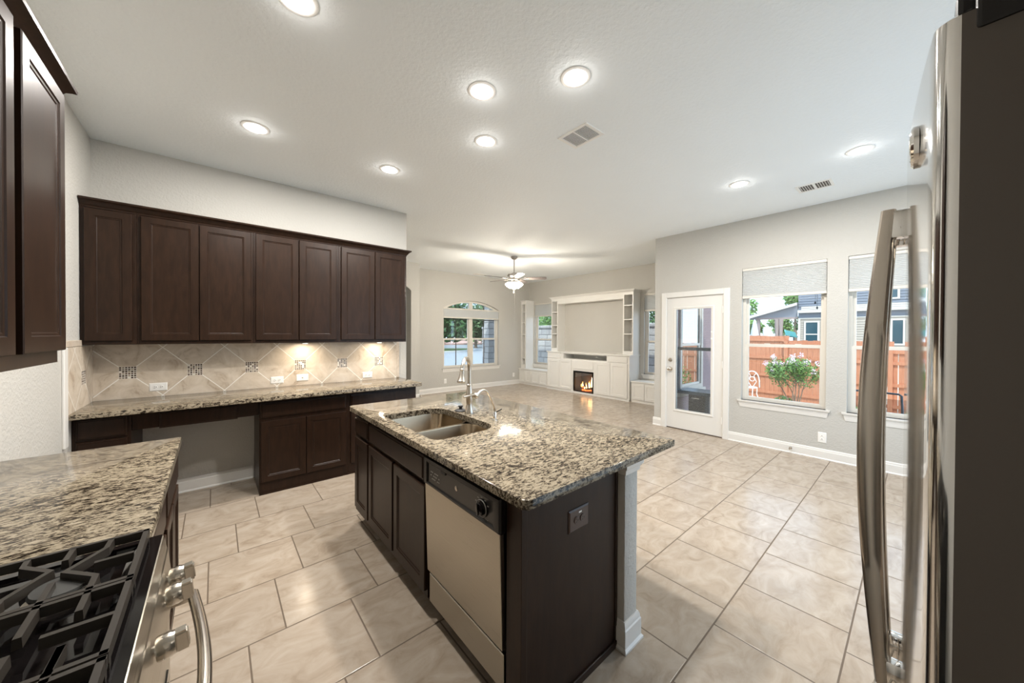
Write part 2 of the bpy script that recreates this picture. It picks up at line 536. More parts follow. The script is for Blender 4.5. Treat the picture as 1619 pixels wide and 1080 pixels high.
# ---- joinery
def shaker(fr, u0, u1, v0, v1, n0=0.0, t=.02, frame=.052, rec=.008, mb=None):
    mb = mb or MB(); b = .003
    mb.rects(fr, [(u0, u1, v0, v1, n0), (u0, u1, v0, v1, n0 + t - b), (u0 + b, u1 - b, v0 + b, v1 - b, n0 + t),
                  (u0 + frame, u1 - frame, v0 + frame, v1 - frame, n0 + t),
                  (u0 + frame + .003, u1 - frame - .003, v0 + frame + .003, v1 - frame - .003, n0 + t - .004),
                  (u0 + frame + .010, u1 - frame - .010, v0 + frame + .010, v1 - frame - .010, n0 + t - .005),
                  (u0 + frame + .014, u1 - frame - .014, v0 + frame + .014, v1 - frame - .014, n0 + t - rec)])
    return mb
def slabfront(fr, u0, u1, v0, v1, n0=0.0, t=.02, mb=None, edge=.013):
    mb = mb or MB()
    mb.rects(fr, [(u0, u1, v0, v1, n0), (u0, u1, v0, v1, n0 + t - .009), (u0 + .003, u1 - .003, v0 + .003, v1 - .003, n0 + t - .006),
                  (u0 + edge - .003, u1 - edge + .003, v0 + edge - .003, v1 - edge + .003, n0 + t - .005), (u0 + edge, u1 - edge, v0 + edge, v1 - edge, n0 + t)])
    return mb
def crown(mb, fr, u0, u1, v0, prof, ret0=True, ret1=True, depth=.33):
    """moulding along u with mitred returns; prof: (projection, height)"""
    path = []
    for (p, h) in prof:
        a = u0 - (p if ret0 else 0); b = u1 + (p if ret1 else 0)
        path.append([fr(a, v0 + h, -depth), fr(a, v0 + h, p), fr(b, v0 + h, p), fr(b, v0 + h, -depth)])
    vs = [v for r in path for v in r]; fs = []
    for i in range(len(path) - 1):
        a, b = 4 * i, 4 * i + 4
        for j in range(3): fs.append([a + j, a + j + 1, b + j + 1, b + j])
        fs.append([a + 3, a, b, b + 3])
    m = 4 * (len(path) - 1)
    fs += [[0, 3, 2, 1], [m, m + 1, m + 2, m + 3]]
    mb.add(vs, fs); return mb
CROWN = [(0, 0), (.004, 0), (.006, .012), (.014, .018), (.022, .034), (.036, .046), (.048, .052), (.05, .066), (0, .066)]
def base_prof(mb, fr, u0, u1, h=.125, t=.016):
    """baseboard with a moulded top, along u"""
    prof = [(0, 0), (t + .008, 0), (t + .008, .008), (t, .018), (t, h - .03), (t - .004, h - .024), (t - .005, h - .010), (.005, h), (0, h)]
    k = len(prof)
    vs = [fr(u0, v, n) for n, v in prof] + [fr(u1, v, n) for n, v in prof]
    fs = [[i, (i + 1) % k, k + (i + 1) % k, k + i] for i in range(k)] + [list(range(k))[::-1], list(range(k, 2 * k))]
    mb.add(vs, fs); return mb
def wall_grid(mb, fr, u0, u1, v0, v1, holes, t, mi=0):
    """a wall slab from n=0 back to n=-t with rectangular holes (u0,u1,v0,v1)"""
    us = sorted({u0, u1, *[h[0] for h in holes], *[h[1] for h in holes]})
    for a, b in zip(us, us[1:]):
        m = (a + b) / 2
        hs = sorted([(h[2], h[3]) for h in holes if h[0] < m < h[1]])
        c = v0
        for (p, q) in hs + [(v1, v1)]:
            if p - c > 1e-6: mb.rects(fr, [(a, b, c, p, -t), (a, b, c, p, 0)], mi=mi)
            c = q
    return mb

# ================================================================== THE SETTING
mb = MB()
mb.box(-1.0, XD + .12, -1.15, 2.80, -.12, 0); mb.box(-1.0, XT + .15, 2.80, 9.2, -.12, 0)
struct('floor', mb, 'floor_tile', smooth=0)
mb = MB()
mb.box(-1.0, XD + .15, -1.15, 2.72, H, H + .14); mb.box(-1.0, XT + .15, 2.72, 9.2, H, H + .14)
struct('ceiling', mb, 'ceiling_paint', smooth=0)
mb = MB()
mb.box(-1.3, XD + .55, -2.3, 2.3, H + .15, H + .35); mb.box(-1.3, XT + .5, 2.3, 8.5, H + .15, H + .35)  # unseen slab; deep eaves added to keep sun off the floor and patio wall
struct('roof', mb, 'roof_shingle', smooth=0)

def wall(name, fr, u0, u1, holes, t=.15, v0=0.0, v1=H, mat='wall_paint', ext='stucco'):
    mb = MB(); wall_grid(mb, fr, u0, u1, v0, v1, holes, t)
    o = struct(name, mb, [mat, ext], smooth=0)
    for p in o.data.polygons:
        if p.normal.dot(fr.n) < -.9: p.material_index = 1
    return o
wall('wall_left', face_px(XL, 0), -1.10, YA + .14, [])
wall('wall_back', face_my(0, YA), XL - .15, XE, [], t=.14, ext='wall_paint')
wall('wall_front', face_py(0, YB), -XD - .12, .93, [(-5.35, -1.95, .02, 2.45)])  # hole for the glazing added to let in fill daylight
wall('wall_patio', face_mx(XD, 0), -YD + .148, 1.0, [(-2.66, -1.83, -.01, 2.085), (-1.606, -.724, .595, 2.405), (-.542, .340, .595, 2.405)])
wall('wall_return', face_py(0, YD), -XT - .15, -XD, [(-7.08, -6.12, .50, 2.40)], t=.148)
wall('wall_media', face_mx(XT, 0), -YW - .15, -YD, [(-7.645, -6.765, .595, 2.42), (-4.075, -3.195, .595, 2.42)])
wall('wall_side', face_px(1.80, 0), YA + .14, 9.1, [], t=.12, ext='wall_paint')
wall('wall_hall', face_my(0, 8.75), 1.8, 3.6, [], t=.12)

# arched opening wall
def arc_pts(x0, x1, zs, za, n=20):
    c = (x1 - x0) / 2; s = za - zs; R = (c * c + s * s) / (2 * s); zc = za - R; xm = (x0 + x1) / 2
    a = math.asin(c / R)
    return [(xm + R * math.sin(t), zc + R * math.cos(t)) for t in [a - 2 * a * i / n for i in range(n + 1)]]
mb = MB(); f = face_my(0, YJ)
mb.rects(f, [(3.318, XJ, 0, H, -(YW + .15 - YJ)), (3.318, XJ, 0, H, 0)])
mb.rects(f, [(1.80, 2.25, 0, H, -.15), (1.80, 2.25, 0, H, 0)])
mb.prism([(2.25, H), (2.25, 2.45)] + arc_pts(2.25, 3.318, 2.45, 2.66)[::-1] + [(3.318, H)], f, -.15, 0)
struct('wall_archway', mb, 'wall_paint', smooth=0)
# arched window wall
WX0, WX1, WZ0, WZS, WZA = 4.435, 6.24, .60, 2.17, 2.385
mb = MB(); f = face_my(0, YW)
wall_grid(mb, f, XJ - .02, XT + .15, 0, H, [(WX0, WX1, WZ0, 2.5)], .15)
mb.prism([(WX1, 2.5), (WX0, 2.5)] + arc_pts(WX0, WX1, WZS, WZA, 32)[::-1], f, -.15, 0)
o = struct('wall_window', mb, ['wall_paint', 'stucco'], smooth=0)
for p in o.data.polygons:
    if p.normal.y > .9: p.material_index = 1

# baseboards
def bboard(name, segs):
    mb = MB()
    for fr, u0, u1 in segs: base_prof(mb, fr, u0, u1)
    return struct(name, mb, 'white_trim', smooth=25)
bboard('baseboard_patio', [(face_mx(XD, 0), -1.752, 1.0), (face_mx(XD, 0), -YD - .016, -2.738)])
bboard('baseboard_window', [(face_my(0, YW), XJ + .016, 7.03)])
bboard('baseboard_archway', [(face_my(0, YJ), 3.318, XJ + .016), (face_px(XJ, 0), YJ - .016, YW)])
bboard('baseboard_back', [(face_my(0, YA), -.48, .292)])
bboard('baseboard_return', [(face_py(0, YD), -7.03, -XD + .0)])
bboard('baseboard_hall', [(face_my(0, 8.75), 1.8, 3.6)])
bboard('baseboard_left', [(face_px(XL, 0), 2.64, 3.85)])

# backsplash
mb = MB(); mb.box(XL + .008, 1.80, YA - .010, YA, ZC, 1.40)
struct('wall_backsplash', mb, 'splash_tile', smooth=0)
mb = MB(); mb.box(XL, XL + .010, 3.775, YA - .010, ZC, 1.378)
struct('wall_backsplash_side', mb, 'splash_tile_side', smooth=0)
mb = MB(); mb.box(1.80, 1.838, YA - .011, YA, ZC, 1.40, .003); mb.box(XL, XL + .012, 3.745, 4.125, 1.380, 1.425, .003)
struct('trim_1', mb, 'border_tile', smooth=0)
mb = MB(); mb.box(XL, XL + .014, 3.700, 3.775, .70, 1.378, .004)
struct('reflection_strip', mb, 'white_trim', smooth=0)  # white board stands in for light reflected on the wall beside the tile

# ------------------------------------------------------------------ windows
def ring(mb, fr, u0, u1, v0, v1, w, n0, n1, wb=None, wt=None):
    wb = wb or w; wt = wt or w
    for (a, b, c, d) in ((u0, u0 + w, v0, v1), (u1 - w, u1, v0, v1), (u0 + w, u1 - w, v0, v0 + wb), (u0 + w, u1 - w, v1 - wt, v1)):
        mb.rects(fr, [(a, b, c, d, n0), (a, b, c, d, n1)])
    return mb
def sill(parent, fr, u0, u1, v):
    mb = MB()
    mb.rects(fr, [(u0, u1, v - .012, v, -.06), (u0, u1, v - .012, v, .0)])
    mb.rects(fr, [(u0 + .0, u1 - .0, v - .085, v - .012, 0), (u0, u1, v - .085, v - .012, .006)])
    prof = [(-.095, .006, .026), (-.03, .014, .012), (-.02, .026, 0), (0, .030, -.004)]   # dv, n, inset
    vs = []; fs = []
    for (dv, n, ins) in prof:
        a, b = u0 - .038 + ins, u1 + .038 - ins
        vs += [fr(a, v + dv, 0), fr(a, v + dv, n), fr(b, v + dv, n), fr(b, v + dv, 0)]
    for i in range(len(prof) - 1):
        a, b = 4 * i, 4 * i + 4
        for j in range(3): fs.append([a + j, a + j + 1, b + j + 1, b + j])
    fs += [[0, 1, 2, 3], [4 * len(prof) - 4 + k for k in (0, 1, 2, 3)]]
    mb.add(vs, fs)
    return part('window_sill', mb, 'white_trim', parent, smooth=30)
def hung_window(name, fr, u0, u1, v0, v1, vm, n=-.062, mat='vinyl'):
    w = struct_empty(name, fr((u0 + u1) / 2, v0, 0))
    mb = MB(); ring(mb, fr, u0, u1, v0, v1, .034, n - .075, n)
    part('window_frame', mb, mat, w, smooth=0)
    a, b = u0 + .034, u1 - .034
    mb = MB(); ring(mb, fr, a, b, vm - .012, v1 - .034, .030, n - .060, n - .032)
    up = part('upper_sash', mb, mat, w, smooth=0)
    mb = MB(); mb.rects(fr, [(a + .028, b - .028, vm + .015, v1 - .060, n - .048), (a + .028, b - .028, vm + .015, v1 - .060, n - .044)])
    part('pane', mb, 'pane', up, smooth=0)
    mb = MB(); ring(mb, fr, a, b, v0 + .034 - .016, vm + .022, .034, n - .030, n - .003, wb=.030, wt=.040)
    for s in (.3, .7):
        x = a + (b - a) * s
        mb.rects(fr, [(x - .03, x + .03, vm + .022, vm + .030, n - .026), (x - .03, x + .03, vm + .022, vm + .030, n - .006)])
    lo = part('lower_sash', mb, mat, w, smooth=0)
    mb = MB(); mb.rects(fr, [(a + .032, b - .032, v0 + .046, vm - .016, n - .018), (a + .032, b - .032, v0 + .046, vm - .016, n - .014)])
    part('pane', mb, 'pane', lo, smooth=0)
    sill(w, fr, u0, u1, v0)
    return w
def shade(fr, u0, u1, vtop, vbot, label, n=-.004, group='white cellular window shades', head=.034):
    t = thing('cellular_blind', label, 'window shade', fr((u0 + u1) / 2, vtop, n), group)
    mb = MB(); mb.rects(fr, [(u0, u1, vtop - head, vtop, n - .046), (u0, u1, vtop - head, vtop, n - .002), (u0 + .001, u1 - .001, vtop - head + .002, vtop - .002, n)])
    part('head_rail', mb, 'vinyl', t, smooth=0)
    k = max(3, int(round((vtop - head - vbot - .034) / .019))); dz = (vtop - head - vbot - .034) / k
    for side, nn in ((0, n - .008), (1, n - .036)):
        pass
    mb = MB(); vs = []; fs = []
    def col(base, sgn):
        r = []
        for i in range(2 * k + 1):
            v = vtop - head - dz * i / 2; r.append((v, base + (sgn * .006 if i % 2 else 0)))
        return r
    for base, sgn in ((n - .012, 1), (n - .034, -1)):
        o0 = len(vs)
        for (v, nn) in col(base, sgn): vs += [fr(u0 + .004, v, nn), fr(u1 - .004, v, nn)]
        for i in range(2 * k): fs.append([o0 + 2 * i, o0 + 2 * i + 1, o0 + 2 * i + 3, o0 + 2 * i + 2])
    mb.add(vs, fs); part('pleated_fabric', mb, 'shade_fabric', t, smooth=0)
    mb = MB(); mb.rects(fr, [(u0, u1, vbot, vbot + .034, n - .040), (u0, u1, vbot, vbot + .034, n - .004), (u0 + .002, u1 - .002, vbot + .003, vbot + .031, n - .001)])
    part('bottom_rail', mb, 'vinyl', t, smooth=0)
    return t

fP = face_mx(XD, 0)
hung_window('window_1', fP, -1.606, -.724, .595, 2.405, 1.348)
hung_window('window_2', fP, -.542, .340, .595, 2.405, 1.348)
shade(fP, -1.603, -.727, 2.404, 1.993, 'white cellular shade on the kitchen window beside the patio door')
shade(fP, -.539, .337, 2.400, 1.993, 'white cellular shade half hidden behind the refrigerator handle')
fT = face_mx(XT, 0)
hung_window('window_3', fT, -7.645, -6.765, .595, 2.42, 1.335)
hung_window('window_4', fT, -4.075, -3.195, .595, 2.42, 1.335)
shade(fT, -7.642, -6.768, 2.418, 2.02, 'white cellular shade between the tall bookcase and the media wall hutch')
shade(fT, -4.072, -3.198, 2.418, 2.02, 'white cellular shade right of the media wall hutch, partly behind the wall corner')

# the arched window: two single-hung units under one arch
fW = face_my(0, YW)
w5 = struct_empty('window_5', (5.3375, YW, WZ0))
mb = MB(); n0, n1 = -.15, -.075
outer = [(WX1, WZ0), ] + arc_pts(WX0, WX1, WZS, WZA, 32) + [(WX0, WZ0)]
inner = [(WX1 - .045, WZ0 + .045)] + [(5.3375 + (x - 5.3375) * .95, z - .045) for x, z in arc_pts(WX0, WX1, WZS, WZA, 32)] + [(WX0 + .045, WZ0 + .045)]
k = len(outer)
for i in range(k):
    j = (i + 1) % k
    q = [outer[i], outer[j], inner[j], inner[i]]
    vs = [fW(u, v, n0) for u, v in q] + [fW(u, v, n1) for u, v in q]
    mb.add(vs, [[3, 2, 1, 0], [4, 5, 6, 7], [0, 1, 5, 4], [2, 3, 7, 6]])
mb.rects(fW, [(5.262, 5.372, WZ0 + .04, WZA - .03, n0), (5.262, 5.372, WZ0 + .04, WZA - .03, n1 + .004)])
part('window_frame', mb, 'vinyl', w5, smooth=0)
for (a, b) in ((WX0 + .045, 5.262), (5.372, WX1 - .045)):
    mb = MB(); ring(mb, fW, a, b, 1.335, 2.16, .026, -.145, -.118, wt=.001)
    up = part('upper_sash', mb, 'vinyl', w5, smooth=0)
    mb = MB(); m = (a + b) / 2
    mb.rects(fW, [(m - .012, m + .012, 1.36, 2.33, -.140), (m - .012, m + .012, 1.36, 2.33, -.134)])
    mb.rects(fW, [(a + .02, b - .02, 1.866, 1.890, -.140), (a + .02, b - .02, 1.866, 1.890, -.134)])
    part('muntin', mb, 'muntin', up, smooth=0)
    mb = MB(); ring(mb, fW, a, b, WZ0 + .03, 1.375, .030, -.116, -.090, wt=.04)
    lo = part('lower_sash', mb, 'vinyl', w5, smooth=0)
    mb = MB(); mb.rects(fW, [(m - .012, m + .012, .66, 1.34, -.112), (m - .012, m + .012, .66, 1.34, -.107)])
    part('muntin', mb, 'muntin', lo, smooth=0)
mb = MB(); mb.prism([(WX1 - .03, WZ0 + .03), *[(5.3375 + (x - 5.3375) * .965, z - .03) for x, z in arc_pts(WX0, WX1, WZS, WZA, 32)], (WX0 + .03, WZ0 + .03)], fW, -.132, -.128)
part('pane', mb, 'pane_screen', w5, smooth=0)
sill(w5, fW, WX0, WX1, WZ0)
shade(fW, WX0 + .004, WX1 - .004, 2.165, 1.902, 'white cellular shade across the arched window', n=-.006)

# wide glazed opening added behind the camera, beside the refrigerator, as unseen fill light
fF0 = face_py(0, YB)
w7 = struct_empty('added_window', (3.65, YB, .02))
mb = MB(); ring(mb, fF0, -5.35, -1.95, .02, 2.45, .05, -.12, -.06)
for u in (-4.22, -3.08): mb.rects(fF0, [(u - .03, u + .03, .05, 2.42, -.12), (u - .03, u + .03, .05, 2.42, -.06)])
part('window_frame', mb, 'vinyl', w7, smooth=0)
mb = MB(); mb.rects(fF0, [(-5.32, -1.98, .05, 2.42, -.095), (-5.32, -1.98, .05, 2.42, -.090)]); part('pane', mb, 'pane', w7, smooth=0)

# window of the living room seen from the patio through the door glass
fR = Fr((0, YD - .148, 0), (1, 0, 0), (0, 0, 1), (0, -1, 0))
w6 = struct_empty('window_6', (6.6, YD - .148, .5))
mb = MB(); ring(mb, fR, 6.12, 7.08, .50, 2.40, .075, -.03, .03)
part('window_frame', mb, 'house_trim', w6, smooth=0)
mb = MB(); ring(mb, fR, 6.195, 7.005, 1.30, 2.33, .035, -.03, .012); up = part('upper_sash', mb, 'vinyl', w6, smooth=0)
mb = MB(); mb.rects(fR, [(6.225, 6.975, 1.33, 2.30, -.012), (6.225, 6.975, 1.33, 2.30, -.006)]); part('pane', mb, 'pane_mirror', up, smooth=0)
mb = MB(); ring(mb, fR, 6.195, 7.005, .565, 1.335, .045, -.03, .002); lo = part('lower_sash', mb, 'vinyl', w6, smooth=0)
mb = MB(); mb.rects(fR, [(6.235, 6.965, .60, 1.30, -.018), (6.235, 6.965, .60, 1.30, -.012)]); part('pane', mb, 'pane_mirror', lo, smooth=0)
mb = MB(); mb.rects(fR, [(6.06, 7.14, .42, .50, 0), (6.06, 7.14, .42, .50, .06)]); part('window_sill', mb, 'house_trim', w6, smooth=0)

# ------------------------------------------------------------------ patio door
d1 = struct_empty('door_1', (XD, 2.245, 0))
mb = MB()
for (a, b, c, d) in ((-2.738, -2.660, 0, 2.162), (-1.830, -1.752, 0, 2.162), (-2.660, -1.830, 2.084, 2.162)):
    mb.rects(fP, [(a, b, c, d, 0), (a, b, c, d, .014), (a + .006, b - .006, c, d - .006 if d > 2.1 else d, .020)])
for (a, b, c, d) in ((-2.660, -2.652, 0, 2.084), (-1.838, -1.830, 0, 2.084), (-2.652, -1.838, 2.076, 2.084)):
    mb.rects(fP, [(a, b, c, d, -.15), (a, b, c, d, .004)])
part('door_casing', mb, 'white_trim', d1, smooth=25)
mb = MB()
DA, DB, GA, GB, GZ0, GZ1 = -2.650, -1.840, -2.508, -1.998, .315, 1.888
for (a, b, c, d) in ((DA, GA, .014, 2.074), (GB, DB, .014, 2.074), (GA, GB, .014, GZ0), (GA, GB, GZ1, 2.074)):
    mb.rects(fP, [(a, b, c, d, -.052), (a, b, c, d, -.008)])
slab = part('door_slab', mb, 'white_trim', d1, smooth=0)
mb = MB()
def bead(mb, fr, u0, u1, v0, v1, w, n0, h):
    for q in (((u0 - w, v0 - w), (u1 + w, v0 - w), (u1, v0), (u0, v0)), ((u1 + w, v0 - w), (u1 + w, v1 + w), (u1, v1), (u1, v0)),
              ((u1 + w, v1 + w), (u0 - w, v1 + w), (u0, v1), (u1, v1)), ((u0 - w, v1 + w), (u0 - w, v0 - w), (u0, v0), (u0, v1))):
        c = [((q[0][0] * 2 + q[3][0]) / 3, (q[0][1] * 2 + q[3][1]) / 3), ((q[1][0] * 2 + q[2][0]) / 3, (q[1][1] * 2 + q[2][1]) / 3)]
        vs = [fr(*q[0], n0), fr(*q[1], n0), fr(*c[1], n0 + h), fr(*c[0], n0 + h), fr(*q[2], n0 + h * .5), fr(*q[3], n0 + h * .5), fr(*q[2], n0 - .02), fr(*q[3], n0 - .02)]
        mb.add(vs, [[0, 1, 2, 3], [3, 2, 4, 5], [5, 4, 6, 7]])
bead(mb, fP, GA, GB, GZ0, GZ1, .042, -.008, .012)
part('glass_frame', mb, 'white_trim', d1, smooth=0)
mb = MB(); mb.rects(fP, [(GA, GB, GZ0, GZ1, -.022), (GA, GB, GZ0, GZ1, -.018)]); part('pane', mb, 'pane', d1, smooth=0)
mb = MB()
z = GZ0 + .02
while z < GZ1 - .02:
    mb.rects(fP, [(GA + .006, GB - .006, z, z + .0007, -.042), (GA + .006, GB - .006, z + .0012, z + .0019, -.030)]); z += .0165
part('blind_slats', mb, 'vinyl', d1, smooth=0)
mb = MB(); c = fP(-2.595, .944, -.008)
mb.lathe([(.034, 0), (.034, .006), (.014, .010), (.013, .030), (.022, .036), (.029, .048), (.028, .060), (.018, .068), (.004, .070)], c, (-1, 0, 0))
part('door_knob', mb, 'brushed_nickel', d1)
mb = MB(); c = fP(-2.595, 1.089, -.008)
mb.lathe([(.033, 0), (.033, .008), (.028, .014), (.012, .015), (.012, .020)], c, (-1, 0, 0)); mb.box(c.x - .040, c.x - .018, c.y - .006, c.y + .006, c.z - .016, c.z + .016, .003)
part('deadbolt', mb, 'brushed_nickel', d1)
for z in (1.857, 1.059, .251):
    mb = MB(); mb.tube([fP(-1.839, z - .05, .006), fP(-1.839, z + .05, .006)], .0075, 10)
    mb.rects(fP, [(-1.856, -1.838, z - .046, z + .046, -.008), (-1.856, -1.838, z - .046, z + .046, -.005)])
    part('hinge', mb, 'white_plastic', d1)
mb = MB(); mb.rects(fP, [(-2.652, -1.838, 0, .012, -.15), (-2.652, -1.838, 0, .012, -.004)]); part('threshold', mb, 'muntin', d1, smooth=0)
for z in (1.535, 1.435):
    mb = MB(); mb.rects(fP, [(-1.996, -1.980, z - .014, z + .014, .0), (-1.996, -1.980, z - .014, z + .014, .010)]); part('blind_slider', mb, 'white_plastic', d1, smooth=0)

# ================================================================== KITCHEN
# ---- wall cabinets on the back wall
fU = face_my(0, YA - .33)     # frame plane of the wall cabinets
UZ0, UZ1 = 1.388, 2.445
def wall_cab(label, x0, x1, doors, bottom_rail=True):
    t = thing('wall_cabinet', label, 'cabinet', ((x0 + x1) / 2, YA, UZ0), 'dark wall cabinets')
    mb = MB(); mb.rects(fU, [(x0, x1, UZ0, UZ1, -.328), (x0, x1, UZ0, UZ1, 0)])
    part('cabinet_body', mb, 'espresso', t, smooth=0)
    for a, b in doors: part('door', shaker(fU, a, b, 1.418, 2.428, .001), 'espresso', t, smooth=20)
    return t
wall_cab('dark narrow single-door wall cabinet in the back corner by the left wall', -.774, -.480, [(-.752, -.505)])
wall_cab('dark two-door wall cabinet above the desk, second from the left corner', -.478, .276, [(-.456, -.108), (-.102, .258)])
wall_cab('dark two-door wall cabinet above the two-door base cabinet', .278, 1.020, [(.296, .645), (.652, .997)])
wall_cab('dark two-door wall cabinet at the free right end of the row', 1.022, 1.790, [(1.047, 1.403), (1.411, 1.772)])
mb = MB(); crown(mb, fU, -.774, 1.790, 2.436, CROWN, ret0=False, depth=.325)
struct('trim_3', mb, 'espresso', label='dark crown moulding along the top of the back wall cabinets', smooth=30)
for i, x in enumerate((.735, 1.52)):
    t = thing('cabinet_light', ['round light under the wall cabinets, left one of two', 'round light under the wall cabinets, right one of two'][i], 'light', (x, YA - .17, UZ0), 'lights under the wall cabinets')
    mb = MB(); mb.lathe([(.034, -.012), (.034, 0)], (x, YA - .17, UZ0 - .0005)); part('housing', mb, 'white_plastic', t)
    mb = MB(); mb.lathe([(.026, -.0135), (.026, -.0125)], (x, YA - .17, UZ0)); part('lens', mb, 'can_lens', t)
    l = bpy.data.lights.new('cabinet_lamp', 'AREA'); l.shape = 'DISK'; l.size = .05; l.energy = PUCK_POWER; l.color = (1.0, .84, .64)
    o = bpy.data.objects.new('lamp', l); COL.objects.link(o); o.parent = t; o.location = (0, 0, -.016)

# ---- wall cabinet on the left wall
fL = face_px(-.450, 0)
t = thing('wall_cabinet', 'dark wall cabinet on the left wall beside the range, nearest the camera', 'cabinet', (XL, 1.68, 1.37), 'dark wall cabinets')
mb = MB(); mb.rects(fL, [(1.27, 2.098, 1.372, 2.385, -.326), (1.27, 2.098, 1.372, 2.385, 0)]); part('cabinet_body', mb, 'espresso', t, smooth=0)
part('door', shaker(fL, 1.285, 1.662, 1.417, 2.372, .001), 'espresso', t, smooth=20)
part('door', shaker(fL, 1.718, 2.098, 1.417, 2.372, .001), 'espresso', t, smooth=20)
mb = MB(); crown(mb, fL, 1.27, 2.098, 2.366, [(p * .9, h * .8) for p, h in CROWN], ret0=False, depth=.325)
struct('trim_4', mb, 'espresso', label='dark crown moulding on the wall cabinet beside the range', smooth=30)

# ---- base cabinets on the back wall
fB = face_my(0, 3.90)
def base_body(mb, x0, x1, z0=0.0, z1=.874):
    mb.rects(fB, [(x0, x1, z0, z1, -.538), (x0, x1, z0, z1, 0)]); return mb
t = thing('base_cabinet', 'dark drawer base cabinet in the back corner, left of the desk opening', 'cabinet', (-.63, YA, 0), 'dark base cabinets')
part('cabinet_body', base_body(MB(), -.776, -.488), 'espresso', t, smooth=0)
for a, b in ((.708, .852), (.42, .692), (.13, .404)): part('drawer_front', slabfront(fB, -.757, -.508, a, b, .001), 'espresso', t, smooth=0)
t = thing('desk_drawer_unit', 'dark drawer apron spanning the desk knee opening', 'cabinet', (-.10, YA, .72))
mb = MB(); mb.rects(fB, [(-.486, .302, .735, .874, -.5), (-.486, .302, .735, .874, -.012)]); part('apron', mb, 'espresso', t, smooth=0)
part('drawer_front', slabfront(fB, -.338, .150, .728, .850, -.011), 'espresso', t, smooth=0)
t = thing('base_cabinet', 'dark base cabinet with one drawer and two doors, right of the desk opening', 'cabinet', (.68, YA, 0), 'dark base cabinets')
part('cabinet_body', base_body(MB(), .304, 1.062), 'espresso', t, smooth=0)
part('drawer_front', slabfront(fB, .314, 1.040, .704, .838, .001), 'espresso', t, smooth=0)
part('door', shaker(fB, .314, .674, .116, .672, .001), 'espresso', t, smooth=20)
part('door', shaker(fB, .680, 1.040, .116, .672, .001), 'espresso', t, smooth=20)
t = thing('base_cabinet', 'dark base cabinet at the right end, mostly behind the island', 'cabinet', (1.44, YA, 0), 'dark base cabinets')
part('cabinet_body', base_body(MB(), 1.064, 1.822), 'espresso', t, smooth=0)
part('drawer_front', slabfront(fB, 1.088, 1.804, .704, .838, .001), 'espresso', t, smooth=0)
part('door', shaker(fB, 1.088, 1.443, .116, .672, .001), 'espresso', t, smooth=20)
part('door', shaker(fB, 1.449, 1.804, .116, .672, .001), 'espresso', t, smooth=20)
mb = MB(); mb.box(.304, 1.822, 3.892, 3.900, 0, .014)
struct('baseboard_cabinet', mb, 'espresso', smooth=0)

def counter(name, x0, x1, y0, y1, label, hole=None, z0=ZC - .038, z1=ZC, c=.004, rad=None):
    """stone worktop; rad = corner radii for (x0y0, x1y0, x1y1, x0y1)"""
    rad = rad or (.006,) * 4
    def loop(ins):
        pts = []
        for (cx, cy, a0, r) in ((x0, y0, PI, rad[0]), (x1, y0, 1.5 * PI, rad[1]), (x1, y1, 0, rad[2]), (x0, y1, .5 * PI, rad[3])):
            sx = 1 if cx == x0 else -1; sy = 1 if cy == y0 else -1
            for i in range(7):
                a = a0 + .5 * PI * i / 6
                pts.append((cx + sx * r + (r - ins) * math.cos(a), cy + sy * r + (r - ins) * math.sin(a)))
        return pts
    mb = MB(); bm = mb.bm; rings = []
    for ins, z in ((c, z0), (0, z0 + c), (0, z1 - c), (c * .3, z1 - c * .3), (c, z1)):
        rings.append([bm.verts.new((x, y, z)) for x, y in loop(ins)])
    n = len(rings[0])
    for a, b in zip(rings, rings[1:]):
        for i in range(n): bm.faces.new([a[i], a[(i + 1) % n], b[(i + 1) % n], b[i]])
    if hole:
        hr = [[bm.verts.new((x, y, z)) for x, y in hole] for z in (z0, z1 - .003, z1)]
        m = len(hole)
        for a, b in zip(hr, hr[1:]):
            for i in range(m): bm.faces.new([a[i], b[i], b[(i + 1) % m], a[(i + 1) % m]])
        for outer, inner in ((rings[-1], hr[-1]), (rings[0], hr[0])):
            es = []
            for L in (outer, inner):
                for i in range(len(L)):
                    e = bm.edges.get((L[i], L[(i + 1) % len(L)]))
                    es.append(e)
            bmesh.ops.triangle_fill(bm, use_beauty=True, edges=es)
    else:
        bm.faces.new(rings[-1]); bm.faces.new(rings[0][::-1])
    return solo(name, mb, 'granite', label, 'worktop', ((x0 + x1) / 2, (y0 + y1) / 2, z0), 'speckled granite worktops', smooth=40)

counter('worktop', XL + .001, 1.848, 3.772, YA - .011, 'long granite worktop along the tiled back wall', rad=(.004, .03, .004, .004))
counter('worktop', XL + .001, -.140, 1.372, 2.622, 'granite worktop beside the gas range in the left foreground', rad=(.004, .004, .015, .004))

# base cabinets right of the range
fK = face_px(-.172, 0)
for i, (a, b) in enumerate(((1.376, 1.985), (1.987, 2.596))):
    t = thing('base_cabinet', ['dark base cabinet directly beside the gas range', 'dark base cabinet under the far end of the foreground worktop'][i], 'cabinet', (XL, (a + b) / 2, 0), 'dark base cabinets')
    mb = MB(); mb.rects(fK, [(a, b, .10, .874, -.60), (a, b, .10, .874, 0)]); mb.rects(fK, [(a, b, 0, .10, -.60), (a, b, 0, .10, -.07)]); part('cabinet_body', mb, 'espresso', t, smooth=0)
    part('drawer_front', slabfront(fK, a + .02, b - .02, .704, .838, .001), 'espresso', t, smooth=0)
    m = (a + b) / 2
    part('door', shaker(fK, a + .02, m - .003, .135, .672, .001), 'espresso', t, smooth=20)
    part('door', shaker(fK, m + .003, b - .02, .135, .672, .001), 'espresso', t, smooth=20)

